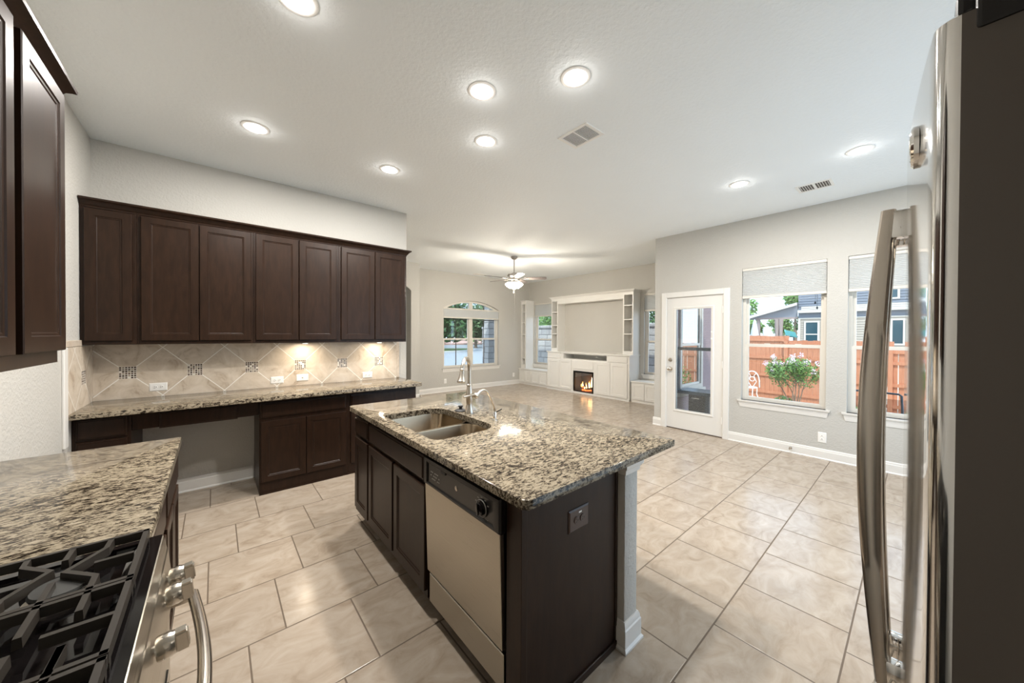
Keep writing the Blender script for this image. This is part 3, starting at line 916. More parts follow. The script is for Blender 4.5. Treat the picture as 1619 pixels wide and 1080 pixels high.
# ---- island
IX0, IX1, IY0, IY1 = .800, 1.914, .862, 2.920
SX0, SX1, SY0, SY1, SR = .886, 1.328, 1.668, 2.425, .085
hole = []
for (cx, cy, a0, r) in ((SX0, SY0, PI, .06), (SX1, SY0, 1.5 * PI, .13), (SX1, SY1, 0, .13), (SX0, SY1, .5 * PI, .06)):
    sx = 1 if cx == SX0 else -1; sy = 1 if cy == SY0 else -1
    for i in range(9):
        a = a0 + .5 * PI * i / 8
        hole.append((cx + sx * r + r * math.cos(a), cy + sy * r + r * math.sin(a)))
counter('worktop', IX0, IX1, IY0, IY1, 'big granite island worktop with the sink cut into it', hole, rad=(.035, .012, .012, .035))

fI = face_mx(.842, 0)           # island front; u = -y
def isl(name_label, y0, y1, fronts, z0=.105):
    t = thing('base_cabinet', name_label, 'cabinet', (.842, (y0 + y1) / 2, 0), 'dark island cabinets')
    mb = MB(); mb.rects(fI, [(-y1, -y0, z0, .874, -.57), (-y1, -y0, z0, .874, 0)])
    mb.rects(fI, [(-y1, -y0, 0, z0, -.57), (-y1, -y0, 0, z0, -.065)])
    return t, mb
t, mb = isl('narrow dark island cabinet with one drawer and one door at the far end', 2.532, 2.874, None)
part('cabinet_body', mb, 'espresso', t, smooth=0)
part('drawer_front', slabfront(fI, -2.832, -2.545, .718, .848, .001), 'espresso', t, smooth=0)
part('door', shaker(fI, -2.832, -2.545, .150, .694, .001), 'espresso', t, smooth=20)
t, mb = isl('wide dark island sink cabinet with two doors, beside the dishwasher', 1.655, 2.530, None)
mb = MB(); z0 = .105
mb.rects(fI, [(-2.530, -1.655, z0, .66, -.57), (-2.530, -1.655, z0, .66, 0)]); mb.rects(fI, [(-2.530, -1.655, .66, .874, -.02), (-2.530, -1.655, .66, .874, 0)])
mb.rects(fI, [(-2.530, -1.655, 0, z0, -.57), (-2.530, -1.655, 0, z0, -.065)])
part('cabinet_body', mb, 'espresso', t, smooth=0)
part('drawer_front', slabfront(fI, -2.517, -1.672, .718, .848, .001), 'espresso', t, smooth=0)
part('door', shaker(fI, -2.517, -2.090, .150, .694, .001), 'espresso', t, smooth=20)
part('door', shaker(fI, -2.066, -1.655, .150, .694, .001), 'espresso', t, smooth=20)
# end panel
t = thing('island_end_panel', 'plain dark wood panel closing the near end of the island', 'panel', (1.15, .94, 0))
mb = MB(); mb.box(.842, 1.452, .928, .948, 0, .874); part('panel', mb, 'espresso', t, smooth=0)
mb = MB(); mb.box(.838, .868, .924, 1.008, 0, .874, .002); mb.box(1.438, 1.455, .923, .93, 0, .874, .002); mb.box(.868, 1.452, .918, .929, 0, .035, .003)
part('edge_strip', mb, 'espresso', t, smooth=0)
# half wall
mb = MB(); mb.box(1.462, 1.572, .890, 2.885, 0, ZC - .039, .006)
struct('wall_island', mb, 'wall_paint', smooth=30)
mb = MB()

bp = [(0, 0), (.024, 0), (.024, .010), (.016, .020), (.016, .098), (.012, .104), (.011, .118), (.005, .132), (0, .132)]
loops = [[(1.462 - p, .926, h), (1.462 - p, .890 - p, h), (1.572 + p, .890 - p, h), (1.572 + p, 2.885, h)] for p, h in bp]
vs = [v for L in loops for v in L]; fs = []
for i in range(len(bp) - 1):
    for j in range(3): fs.append([4 * i + j, 4 * i + j + 1, 4 * i + 5 + j, 4 * i + 4 + j])
mb.add(vs, fs)
struct('baseboard_island', mb, 'white_trim', smooth=25)
mb = MB(); cp = [(0, 0), (.006, 0), (.010, .022), (.020, .034), (.022, .050), (0, .050)]
k = len(cp); o = ZC - .088
loops = [[(1.462 - p, .924, o + h), (1.462 - p, .890 - p, o + h), (1.572 + p, .890 - p, o + h), (1.572 + p, 2.885, o + h)] for p, h in cp]
vs = [v for L in loops for v in L]; fs = []
for i in range(k - 1):
    for j in range(3): fs.append([4 * i + j, 4 * i + j + 1, 4 * i + 5 + j, 4 * i + 4 + j])
mb.add(vs, fs)
struct('trim_5', mb, 'white_trim', smooth=25)

# ---- sink
t = thing('kitchen_sink', 'stainless double-bowl sink set under the island worktop', 'sink', ((SX0 + SX1) / 2, (SY0 + SY1) / 2, .68))
def rrect(x0, x1, y0, y1, r, n=6):
    pts = []
    for (cx, cy, a0) in ((x0 + r, y0 + r, PI), (x1 - r, y0 + r, 1.5 * PI), (x1 - r, y1 - r, 0), (x0 + r, y1 - r, .5 * PI)):
        for i in range(n + 1):
            a = a0 + .5 * PI * i / n; pts.append((cx + r * math.cos(a), cy + r * math.sin(a)))
    return pts
def bowl(x0, x1, y0, y1):
    mb = MB(); bm = mb.bm; R = []
    zt = ZC - .040
    for (ins, z, r) in ((-.012, zt, .09), (0, zt, .085), (.002, zt - .006, .085), (.010, zt - .14, .08), (.030, zt - .178, .07), (.07, zt - .19, .05)):
        R.append([bm.verts.new((x, y, z)) for x, y in rrect(x0 + ins, x1 - ins, y0 + ins, y1 - ins, r)])
    n = len(R[0])
    for a, b in zip(R, R[1:]):
        for i in range(n): bm.faces.new([a[i], a[(i + 1) % n], b[(i + 1) % n], b[i]])
    bm.faces.new(R[-1]); return mb
for (a, b) in ((SY0 - .006, 2.005), (2.028, SY1 + .006)):
    bw = part('bowl', bowl(SX0 - .006, SX1 + .006, a, b), 'stainless_sink', t, smooth=60)
    mb = MB(); mb.lathe([(.045, 0), (.045, .004), (.030, .006), (.012, .002)], ((SX0 + SX1) / 2, (a + b) / 2, ZC - .2305)); part('drain', mb, 'chrome', bw)
# ---- main faucet
FX, FY = 1.397, 2.109
t = thing('kitchen_faucet', 'tall brushed nickel gooseneck faucet behind the sink', 'faucet', (FX, FY, ZC))
mb = MB(); mb.lathe([(.033, 0), (.033, .010), (.027, .028), (.0215, .060), (.0225, .082), (.0245, .09), (.0245, .135), (.022, .155), (.018, .195), (.021, .198), (.021, .206), (.0165, .209), (.0165, .216)], (FX, FY, ZC))
part('faucet_body', mb, 'brushed_nickel', t)
sd = Vector((-.763, -.646, 0))
pts = [Vector((FX, FY, ZC + .21)), Vector((FX, FY, ZC + .30))]
for i in range(1, 15):
    a = PI * i / 14 * .94
    pts.append(Vector((FX, FY, ZC + .315)) + sd * (.085 * (1 - math.cos(a))) + Z3 * (.085 * math.sin(a)))
tip = pts[-1]; dn = (pts[-1] - pts[-2]).normalized()
mb = MB(); mb.tube(pts, .0135, 14); part('spout', mb, 'brushed_nickel', t)
mb = MB(); mb.lathe([(.0145, -.004), (.0175, .0), (.0175, .006), (.0145, .009), (.0155, .025), (.020, .055), (.027, .078), (.029, .084), (.027, .090), (.012, .088)], tip, dn); part('spray_head', mb, 'brushed_nickel', t)
ld = Vector((.834, -.552, 0))
mb = MB(); mb.lathe([(.013, .015), (.013, .035), (.020, .038), (.022, .050), (.018, .062), (.008, .066)], Vector((FX, FY, ZC + .125)), ld)
vb = Vector((-.6, -.8, 0)); h0 = Vector((FX, FY, ZC + .125)) + ld * .05
mb.tube([h0, h0 + vb * .03 + Z3 * .012 - ld * .015, h0 + vb * .06 + Z3 * .010 - ld * .05, h0 + vb * .075 + Z3 * .004 - ld * .085], [.008, .0065, .006, .0085], 10)
part('lever', mb, 'brushed_nickel', t)
# ---- filtered water tap
GX, GY = 1.413, 1.830
t = thing('filter_tap', 'small brushed nickel filtered-water tap with a black lever, right of the gooseneck faucet', 'faucet', (GX, GY, ZC))
mb = MB(); mb.lathe([(.020, 0), (.020, .004), (.0125, .008), (.0125, .052), (.010, .056)], (GX, GY, ZC)); part('tap_body', mb, 'chrome', t)
gd = (sd * .75 - ld * .66).normalized()
P = [(0, .05), (0, .075), (.012, .105), (.045, .165), (.075, .200), (.105, .211), (.135, .200), (.155, .178)]
# smooth the spout line
def spline(P, n=6):
    out = []
    for i in range(len(P) - 1):
        p0, p1, p2, p3 = (Vector(P[max(i - 1, 0)]), Vector(P[i]), Vector(P[i + 1]), Vector(P[min(i + 2, len(P) - 1)]))
        for k in range(n):
            s = k / n
            out.append(.5 * ((2 * p1) + (p2 - p0) * s + (2 * p0 - 5 * p1 + 4 * p2 - p3) * s * s + (3 * p1 - p0 - 3 * p2 + p3) * s ** 3))
    out.append(Vector(P[-1])); return out
mb = MB(); mb.tube([Vector((GX, GY, ZC)) + gd * a + Z3 * b for a, b in spline([Vector((a, b)) for a, b in P])], .0065, 10); part('spout', mb, 'brushed_nickel', t)
mb = MB(); mb.tube([Vector((GX, GY, ZC + .050)) + ld * .006, Vector((GX, GY, ZC + .058)) + ld * .022, Vector((GX, GY, ZC + .072)) + ld * .048], [.006, .007, .006], 10, flat=.6); part('lever', mb, 'black_plastic', t)
# ---- sink stopper
SXp, SYp = 1.384, 2.205
t = thing('sink_stopper', 'black rubber sink stopper left of the faucet base', 'stopper', (SXp, SYp, ZC))
mb = MB(); mb.lathe([(.040, 0), (.043, .005), (.036, .011), (.016, .016)], (SXp, SYp, ZC)); part('flange', mb, 'black_rubber', t)
mb = MB(); mb.lathe([(.013, .014), (.012, .026), (.019, .034), (.017, .040)], (SXp, SYp, ZC)); part('grip', mb, 'black_rubber', t)

# ---- dishwasher
t = thing('dishwasher', 'stainless dishwasher with a black control panel in the island', 'dishwasher', (.842, 1.32, 0))
mb = MB(); fD = face_mx(.845, 0)
mb.rects(fD, [(-1.650, -1.018, .105, .872, -.55), (-1.650, -1.018, .105, .872, -.012)]); mb.rects(fD, [(-1.650, -1.018, 0, .105, -.55), (-1.650, -1.018, 0, .105, -.07)]); part('tub', mb, 'black_plastic', t, smooth=0)
mb = MB(); mb.rects(Fr(fD.o, fD.u, (Z3 - Vector((.030, 0, 0))).normalized(), fD.n), [(-1.628, -1.020, .277, .735, -.010), (-1.628, -1.020, .277, .735, .008), (-1.625, -1.023, .280, .735, .011)]); part('door_panel', mb, 'stainless', t, smooth=0)
mb = MB(); mb.rects(fD, [(-1.620, -1.020, .115, .258, -.012), (-1.620, -1.020, .115, .258, .008), (-1.617, -1.023, .118, .255, .011)]); part('access_panel', mb, 'stainless', t, smooth=0)
mb = MB()
mb.rects(fD, [(-1.630, -1.012, .728, .866, -.012), (-1.630, -1.012, .728, .866, .030), (-1.626, -1.016, .734, .862, .040), (-1.600, -1.040, .742, .846, .040), (-1.585, -1.060, .748, .838, .034)])
cc = fD(-1.130, .788, .0335)
def mark(*q): mb.rects(fD, [(*q, .0335), (*q, .0347)], mi=1)
for q in range(7):
    for r in range(3):
        if (q * 3 + r * 5) % 4: mark(-1.565 + q * .013, -1.556 + q * .013, .770 + r * .016, .774 + r * .016)
for q in range(5):
    a = .4 + q * .55; du, dv = -.046 * math.cos(a), .046 * math.sin(a) * .9
    mark(-1.130 + du - .005, -1.130 + du + .005, .788 + dv - .0015, .788 + dv + .0015)
for q in range(3): mark(-1.165 + q * .03, -1.150 + q * .03, .752, .755)
panel = part('control_panel', mb, ['black_plastic', 'panel_print'], t, smooth=20)
mb = MB(); mb.rects(fD, [(-1.535, -1.325, .838, .846, .030), (-1.535, -1.325, .838, .846, .0345)]); mb.rects(fD, [(-1.46, -1.42, .828, .846, .030), (-1.46, -1.42, .828, .846, .0375)]); part('latch', mb, 'dark_slot', panel, smooth=0)
mb = MB()
mb.lathe([(.036, 0), (.036, .003), (.026, .004), (.024, .018), (.020, .020)], cc, (-1, 0, 0)); mb.box(cc.x - .026, cc.x - .018, cc.y - .004, cc.y + .004, cc.z - .022, cc.z + .022, .002); dial = part('dial', mb, 'black_gloss', panel)
mb = MB(); mb.tube([cc + Vector((-.0045, .033 * math.cos(a), .033 * math.sin(a))) for a in [2 * PI * i / 28 for i in range(28)]], .0016, 6, True); part('dial_ring', mb, 'panel_print', panel, smooth=0)
mb = MB(); cl = fD(-1.325, .800, .0335); mb.lathe([(.011, 0), (.011, .0016), (.009, .0022)], cl, (-1, 0, 0)); part('emblem', mb, 'brushed_nickel', panel)

# ---- power outlets
def outlet(fr, u, v, label, mat='white_plastic', w=.116, h=.072, kind='duplex', slot='dark_slot', group='white outlets above the back worktop', rot=True, face=None):
    t = thing('power_outlet', label, 'outlet', fr(u, v, 0), group)
    mb = MB(); b = .006
    mb.rects(fr, [(u - w / 2, u + w / 2, v - h / 2, v + h / 2, 0), (u - w / 2, u + w / 2, v - h / 2, v + h / 2, .002), (u - w / 2 + b, u + w / 2 - b, v - h / 2 + b, v + h / 2 - b, .0065)])
    part('wall_plate', mb, mat, t, smooth=0)
    if kind == 'duplex':
        for s in (-1, 1):
            du, dv = (s * .0195, 0) if rot else (0, s * .0195)
            cu, cv = u + du, v + dv
            mb = MB(); mb.lathe([(.0155, 0), (.0155, .009), (.0145, .010)], fr(cu, cv, 0), fr.n, 20); rc = part('receptacle', mb, face or mat, t)
            mb = MB()
            for (x, y, a, c) in ((-.006, -.004, .0016, .0045), (.006, -.004, .0016, .0035), (0, .007, .0028, .0028)):
                if rot: x, y, a, c = y, x, c, a
                mb.rects(fr, [(cu + x - a, cu + x + a, cv + y - c, cv + y + c, .0098), (cu + x - a, cu + x + a, cv + y - c, cv + y + c, .0104)])
            part('slot', mb, slot, rc, smooth=0)
    else:
        mb = MB(); mb.lathe([(.007, .006), (.006, .010), (.0035, .012)], fr(u, v, 0), fr.n, 14); part('jack', mb, 'brushed_nickel', t)
    return t
fS = face_my(0, YA - .010)
outlet(fS, -.388, .998, 'white horizontal outlet on the tiled wall above the desk, leftmost of the row')
outlet(fS, .500, .986, 'white horizontal outlet on the tiled wall beside the cable jack plate')
outlet(fS, .734, .995, 'white plate with one cable jack on the tiled wall', kind='jack', group=None)
outlet(fS, 1.432, .975, 'white horizontal outlet near the right end of the tiled wall')
outlet(face_my(0, .9275), 1.163, .711, 'brown outlet on the end panel of the island', mat='brown_plastic', w=.130, h=.092, group=None)
mb = MB(); mb.rects(face_my(0, .928), [(1.160, 1.178, .735, .742, .006), (1.160, 1.178, .735, .742, .0072)])
lab = [o for o in bpy.data.objects if o.get('label', '').startswith('brown outlet')][0]
part('sticker', mb, 'white_plastic', lab, smooth=0)
outlet(fP, -.752, .259, 'white outlet low on the patio wall under the kitchen window', w=.078, h=.125, group=None, rot=False)
mb = MB(); c = fP(-1.049, .062, .016); mb.lathe([(.016, 0), (.016, .004), (.006, .006), (.006, .05), (.009, .052), (.009, .062)], c, (-1, 0, 0), 14)
solo('door_stop', mb, 'brushed_nickel', 'small metal door stop on the baseboard under the kitchen window', 'door stop', c)
outlet(fW, 4.492, .275, 'white outlet below the left side of the arched window', w=.072, h=.118, group=None, rot=False)
outlet(fW, 6.806, .275, 'white outlet in the living room corner beside the window seat', w=.072, h=.118, group=None, rot=False)

# ---- gas range
RY0, RY1 = .600, 1.362
t = thing('gas_range', 'stainless gas range with black cooktop in the left foreground', 'range', (-.44, (RY0 + RY1) / 2, 0))
mb = MB(); mb.box(XL + .03, -.125, RY0, RY1, .03, .895); part('range_body', mb, 'black_plastic', t, smooth=0)
fO = face_px(-.105, 0)
mb = MB()
mb.add([(XL + .03, RY0, .895), (-.125, RY0, .895), (-.125, RY1, .895), (XL + .03, RY1, .895), (XL + .03, RY0, .923), (-.112, RY0, .923), (-.112, RY1, .923), (XL + .03, RY1, .923),
        (XL + .06, RY0 + .022, .923), (-.150, RY0 + .022, .923), (-.150, RY1 - .022, .923), (XL + .06, RY1 - .022, .923),
        (XL + .075, RY0 + .034, .914), (-.168, RY0 + .034, .914), (-.168, RY1 - .034, .914), (XL + .075, RY1 - .034, .914)],
       [[3, 2, 1, 0], [0, 1, 5, 4], [1, 2, 6, 5], [2, 3, 7, 6], [3, 0, 4, 7], [4, 5, 9, 8], [5, 6, 10, 9], [6, 7, 11, 10], [7, 4, 8, 11],
        [8, 9, 13, 12], [9, 10, 14, 13], [10, 11, 15, 14], [11, 8, 12, 15], [12, 13, 14, 15]])
part('cooktop', mb, 'black_gloss', t, smooth=0)
mb = MB()
pr = [(-.125, .922), (-.110, .920), (-.103, .885), (-.101, .880), (-.090, .760), (-.125, .755)]
k = len(pr); vs = [(x, RY0, z) for x, z in pr] + [(x, RY1 - .004, z) for x, z in pr]
mb.add(vs, [list(range(k)), list(range(k, 2 * k))[::-1]] + [[i, (i + 1) % k, k + (i + 1) % k, k + i] for i in range(k)])
part('control_panel', mb, 'stainless', t, smooth=0)
mb = MB(); mb.box(-.125, -.098, RY0 + .004, RY1 - .004, .20, .745, .006); part('oven_door', mb, 'stainless', t, smooth=0)
mb = MB(); mb.box(-.0985, -.0945, RY0 + .09, RY1 - .09, .30, .60); part('oven_window', mb, 'black_gloss', t, smooth=0)
mb = MB(); mb.box(-.125, -.100, RY0 + .004, RY1 - .004, .035, .19, .006); part('drawer', mb, 'stainless', t, smooth=0)
mb = MB(); n = 20; y0, y1 = 1.305, .655
pts = [(-.048 + .030 * math.sin(PI * i / n) , y0 + (y1 - y0) * i / n, .758) for i in range(n + 1)]
mb.tube(pts, .0125, 14)
for y in (y0 - .004, y1 + .004): mb.box(-.098, -.046, y - .012, y + .012, .746, .770, .004)
part('oven_handle', mb, 'handle_steel', t)
def knob(y, z=.832):
    mb = MB(); ax = Vector((1, 0, .10)).normalized(); c = Vector((-.097, y, z))
    mb.lathe([(.010, -.004), (.010, .006)], c, ax, 20)
    mb.lathe([(.0225, .005), (.024, .008), (.024, .026), (.0225, .030), (.0215, .034)], c, ax, 30)
    e = c + ax * .033
    b = bmesh.new()
    bmesh.ops.create_cube(b, size=1)
    bmesh.ops.bevel(b, geom=b.edges[:], offset=.12, segments=2, affect='EDGES')
    mb.merge(b, Matrix.Translation(e + ax * .010) @ ax.to_track_quat('X', 'Z').to_matrix().to_4x4() @ Matrix.Rotation(.12, 4, 'X') @ Matrix.Diagonal((.022, .020, .045, 1)))
    o = part('knob', mb, 'knob_steel', t); return o
for y in (1.282, 1.197, 1.010, .765, .680): knob(y)
gz = .9455; gh = .020
def bars(lst, w=.012):
    mb = MB()
    for pts in lst: mb.sweep_rect([(x, y, gz) for x, y in pts], w, gh)
    return mb
def mirror(lst, cx): return [[(2 * cx - x, y) for x, y in p] for p in lst]
CXG = -.415
sec1 = [[(-.331, 1.338), (-.329, 1.300), (-.279, 1.243), (-.322, 1.165), (-.324, 1.105)], [(-.202, 1.338), (-.204, 1.292), (-.253, 1.220), (-.199, 1.160), (-.198, 1.030)],
        [(-.264, 1.338), (-.265, 1.278)], [(-.263, 1.182), (-.261, 1.004)], [(-.150, 1.226), (-.212, 1.225)]]
frame1 = [[(-.141, 1.345), (-.141, 1.104)], [(-.135, 1.339), (-.695, 1.339)], [(-.689, 1.345), (-.689, 1.104)], [(-.135, 1.108), (-.695, 1.108)]]
GR = [part('grate', bars(frame1 + sec1 + mirror(sec1, CXG), .0125), 'cast_iron', t, smooth=0)]
frame2 = [[(-.141, 1.100), (-.141, .864)], [(-.135, 1.094), (-.695, 1.094)], [(-.689, 1.100), (-.689, .864)], [(-.135, .870), (-.695, .870)]]
sec2 = [[(-.146, .982), (-.232, .983)], [(-.200, .864), (-.198, .935)], [(-.262, .864), (-.261, .915)]]
GR.append(part('grate', bars(frame2 + sec2 + mirror(sec2, CXG), .0125), 'cast_iron', t, smooth=0))
frame3 = [[(-.141, .860), (-.141, .620)], [(-.135, .854), (-.695, .854)], [(-.689, .860), (-.689, .620)], [(-.135, .626), (-.695, .626)]]
sec3 = [[(x, 1.964 - y) for x, y in p] for p in sec1]
GR.append(part('grate', bars(frame3 + sec3 + mirror(sec3, CXG), .0125), 'cast_iron', t, smooth=0))
for g_, (a, b) in zip(GR, ((1.338, 1.11), (1.093, .871), (.853, .627))):
    for x in (-.141, -.689):
        for y in (a - .006, b + .006):
            mb = MB(); mb.box(x - .006, x + .006, y - .006, y + .006, .914, .940); part('foot', mb, 'cast_iron', g_, smooth=0)
for (x, y, r) in ((-.252, 1.190, .044), (-.56, 1.190, .034), (-.40, .982, .05), (-.252, .766, .036), (-.56, .766, .042)):
    mb = MB(); mb.lathe([(r * 1.25, 0), (r * 1.2, .006), (r * .95, .008), (r * .95, .018)], (x, y, .9142)); b_ = part('burner', mb, 'stainless', t)
    mb = MB(); mb.lathe([(r, .018), (r * 1.02, .022), (r * .96, .027), (r * .5, .028)], (x, y, .9142)); part('burner_cap', mb, 'burner_cap', b_)

# ---- refrigerator
FX0, FX1, FT = .485, 1.395, 1.762
FM = (FX0 + FX1) / 2
t = thing('refrigerator', 'stainless french-door refrigerator filling the right foreground', 'refrigerator', (FM, -.45, 0))
mb = MB(); mb.box(FX0 + .006, FX1 - .006, -.90, -.095, .03, 1.745, .006); part('cabinet_body', mb, 'fridge_side', t, smooth=0)
mb = MB(); mb.box(FX0 + .02, FX1 - .02, -.80, -.13, 0, .03); part('base_grille', mb, 'black_plastic', t, smooth=0)
def fy(x): return .0165 - .0235 * ((x - FM) / .455) ** 2
def door_poly(xa, xb, hinge_left):
    pts = []
    n = 18
    xs = [xa + .012 + (xb - xa - .024) * i / n for i in range(n + 1)]
    fr_ = [(x, fy(x)) for x in xs]
    def corner(x, y, sx): return [(x + sx * .0120, y), (x + sx * .0075, y - .0014), (x + sx * .0040, y - .0042), (x + sx * .0014, y - .0085), (x, y - .015)]
    L = corner(xa, fy(xa + .012), 1)[::-1]; R = corner(xb, fy(xb - .012), -1)
    return [(xa, -.088)] + L[:-1] + fr_ + R[1:] + [(xb, -.088)]
def door_mesh(xa, xb, z0, z1):
    poly = door_poly(xa, xb, True)
    mb = MB(); k = len(poly); vs = []
    for ins, z in ((.004, z0), (0, z0 + .004), (0, z1 - .004), (.004, z1)):
        cx, cy = (xa + xb) / 2, -.04
        for (x, y) in poly:
            dx = -ins if x > cx else ins; vs.append((x + dx * min(1, abs(x - cx) * 6), y - (ins if y > cy else -ins), z))
    fs = []
    for i in range(3):
        for j in range(k): fs.append([i * k + j, i * k + (j + 1) % k, (i + 1) * k + (j + 1) % k, (i + 1) * k + j])
    fs += [list(range(k))[::-1], list(range(3 * k, 4 * k))]
    mb.add(vs, fs); return mb
GAP = .003
doors = [('door', FX0, FM - GAP, .745, FT), ('door', FM + GAP, FX1, .745, FT), ('freezer_drawer', FX0, FX1, .075, .735)]
D = []
for nm, a, b, z0, z1 in doors:
    o = part(nm, door_mesh(a, b, z0, z1), ['stainless_door', 'fridge_side'], t, smooth=40)
    for p in o.data.polygons:
        if abs(p.normal.x) > .995 and p.area > .01 or p.normal.y < -.9: p.material_index = 1
    D.append(o)
for x0, d in ((FX0, D[0]), (FX1, D[1])):
    s = 1 if x0 == FX0 else -1
    mb = MB(); mb.box(x0 + s * .012, x0 + s * .075, -.12, -.018, FT, FT + .022, .004); mb.box(x0 + s * -.002, x0 + s * .012, -.10, -.028, FT - .022, FT + .022, .003)
    part('hinge_cover', mb, 'black_plastic', d, smooth=0)
def fhandle(x, d):
    mb = MB(); n = 26; pts = []
    for i in range(n + 1):
        s = i / n; z = 1.702 + (.872 - 1.702) * s
        pts.append((x, fy(x) + .021 + .020 * math.sin(PI * s) , z))
    ring = []
    vs = []; fs = []; seg = 12
    for i_, (px, py, pz) in enumerate(pts):
        hd = .0095 + .007 * math.sin(PI * i_ / n)
        for j in range(seg):
            a = 2 * PI * j / seg
            cx = math.copysign(abs(math.cos(a)) ** .6, math.cos(a)) * .013; cy = math.copysign(abs(math.sin(a)) ** .6, math.sin(a)) * hd
            vs.append((px + cx, py + cy, pz))
    for i in range(n):
        for j in range(seg): fs.append([i * seg + j, i * seg + (j + 1) % seg, (i + 1) * seg + (j + 1) % seg, (i + 1) * seg + j])
    fs += [list(range(seg))[::-1], [n * seg + j for j in range(seg)]]
    mb.add(vs, fs)
    h = part('handle', mb, 'handle_steel', d)
    for (z0, z1) in ((1.652, 1.700), (.874, .918)):
        mb = MB(); mb.box(x - .011, x + .011, fy(x) - .006, fy(x) + .024, z0, z1, .004)
        part('handle_post', mb, 'chrome', h, smooth=30)
fhandle(FM - .042, D[0]); fhandle(FM + .042, D[1])
mb = MB(); pts = [(FX0 + .12 + (.67) * i / 20, fy(FX0 + .12 + .67 * i / 20) + .035 + .02 * math.sin(PI * i / 20), .66) for i in range(21)]
mb.tube(pts, .0125, 12)
for x in (FX0 + .13, FX1 - .13): mb.box(x - .012, x + .012, fy(x) - .006, fy(x) + .038, .648, .672, .004)
part('handle', mb, 'handle_steel', D[2])
EX, EZ = .602, 1.696
mb = MB(); c = Vector((EX, fy(EX) - .001, EZ)); nrm = Vector((-.013, 1, 0)).normalized()
mb.lathe([(.0225, 0), (.0225, .004), (.0205, .006), (.0185, .004), (.009, .0035)], c, nrm, 36)
for a0 in (0, PI / 2, PI, 1.5 * PI):
    q = [c + Vector((math.cos(a0 + s * 1.3) * (.0145 - .007 * s), 0, math.sin(a0 + s * 1.3) * (.0145 - .007 * s))) + nrm * .0055 for s in [i / 8 for i in range(9)]]
    mb.tube(q, .0016, 6)
part('emblem', mb, 'chrome', D[0])

# ================================================================== CEILING
def can(x, y, label):
    t = thing('ceiling_light', label, 'ceiling light', (x, y, H), 'recessed ceiling lights')
    mb = MB(); mb.lathe([(.092, 0), (.091, -.003), (.080, -.007), (.071, -.006), (.069, -.003), (.069, 0)], (x, y, H - .0005)); part('trim_ring', mb, 'white_plastic', t)
    mb = MB(); mb.lathe([(.0685, -.0035), (.0685, -.001)], (x, y, H)); part('lens', mb, 'can_lens', t)
    l = bpy.data.lights.new('can_lamp', 'AREA'); l.shape = 'DISK'; l.size = .13; l.energy = CAN_POWER; l.color = CAN_COLOR
    o = bpy.data.objects.new('lamp', l); COL.objects.link(o); o.parent = t; o.location = (0, 0, -.010)
    l = bpy.data.lights.new('can_glow', 'POINT'); l.shadow_soft_size = .03; l.energy = CAN_POWER * .035; l.color = CAN_COLOR
    o = bpy.data.objects.new('lamp', l); COL.objects.link(o); o.parent = t; o.location = (0, 0, -.03)
can(.241, 3.363, 'recessed ceiling light nearest the back-left corner above the desk')
can(1.291, 3.355, 'recessed ceiling light in front of the right end of the back wall cabinets')
can(.300, 1.945, 'recessed ceiling light cut off by the top edge of the photo')
can(1.334, 1.879, 'recessed ceiling light above the island sink, left one of the two biggest')
can(1.702, 2.341, 'recessed ceiling light just left of the large ceiling vent')
can(1.701, 1.399, 'recessed ceiling light nearest the camera, right of the one above the sink')
can(4.206, 1.250, 'recessed ceiling light over the dining nook, left of the small vent')
can(4.212, .347, 'recessed ceiling light over the dining nook, beside the refrigerator door')

def vent(x0, x1, y0, y1, label, along, nblades, bars_at=None, two=True, back='vent_dark'):
    t = thing('ceiling_vent', label, 'vent', ((x0 + x1) / 2, (y0 + y1) / 2, H), None)
    fr = Fr((0, 0, H), (1, 0, 0), (0, -1, 0), (0, 0, -1))
    f2 = lambda u, v, n=0: Vector((u, v, H - n))
    mb = MB(); w = .026
    for (a, b, c, d) in ((x0, x1, y0, y0 + w), (x0, x1, y1 - w, y1), (x0, x0 + w, y0 + w, y1 - w), (x1 - w, x1, y0 + w, y1 - w)):
        mb.rects(f2, [(a, b, c, d, 0), (a, b, c, d, .004), (a + .002, b - .002, c + .002, d - .002, .007)])
    if along == 'y': mb.rects(f2, [(x0 + w, x1 - w, (y0 + y1) / 2 - .008, (y0 + y1) / 2 + .008, 0), (x0 + w, x1 - w, (y0 + y1) / 2 - .008, (y0 + y1) / 2 + .008, .006)])
    else: mb.rects(f2, [((x0 + x1) / 2 - .008, (x0 + x1) / 2 + .008, y0 + w, y1 - w, 0), ((x0 + x1) / 2 - .008, (x0 + x1) / 2 + .008, y0 + w, y1 - w, .006)])
    part('vent_frame', mb, 'white_plastic', t, smooth=0)
    mb = MB(); mb.rects(f2, [(x0 + w * .8, x1 - w * .8, y0 + w * .8, y1 - w * .8, .0002), (x0 + w * .8, x1 - w * .8, y0 + w * .8, y1 - w * .8, .001)]); part('duct_opening', mb, back, t, smooth=0)
    mb = MB()
    for i in range(nblades):
        s = (i + .5) / nblades
        if along == 'y':      # blades run along x within the two halves split along y
            y = y0 + w + (y1 - y0 - 2 * w) * s
            mb.rects(f2, [(x0 + w, x1 - w, y - .0018, y + .0018, .0022), (x0 + w, x1 - w, y - .0018, y + .0018, .0055)])
        else:
            x = x0 + w + (x1 - x0 - 2 * w) * s
            mb.add([f2(x - .004, y0 + w, .001), f2(x - .004, y1 - w, .001), f2(x + .003, y1 - w, .0065), f2(x + .003, y0 + w, .0065)], [[0, 1, 2, 3]])
    part('louver', mb, 'white_plastic', t, smooth=0)
vent(2.118, 2.350, 1.636, 1.926, 'large white ceiling vent with dark slots right of the lights above the island', 'y', 20)
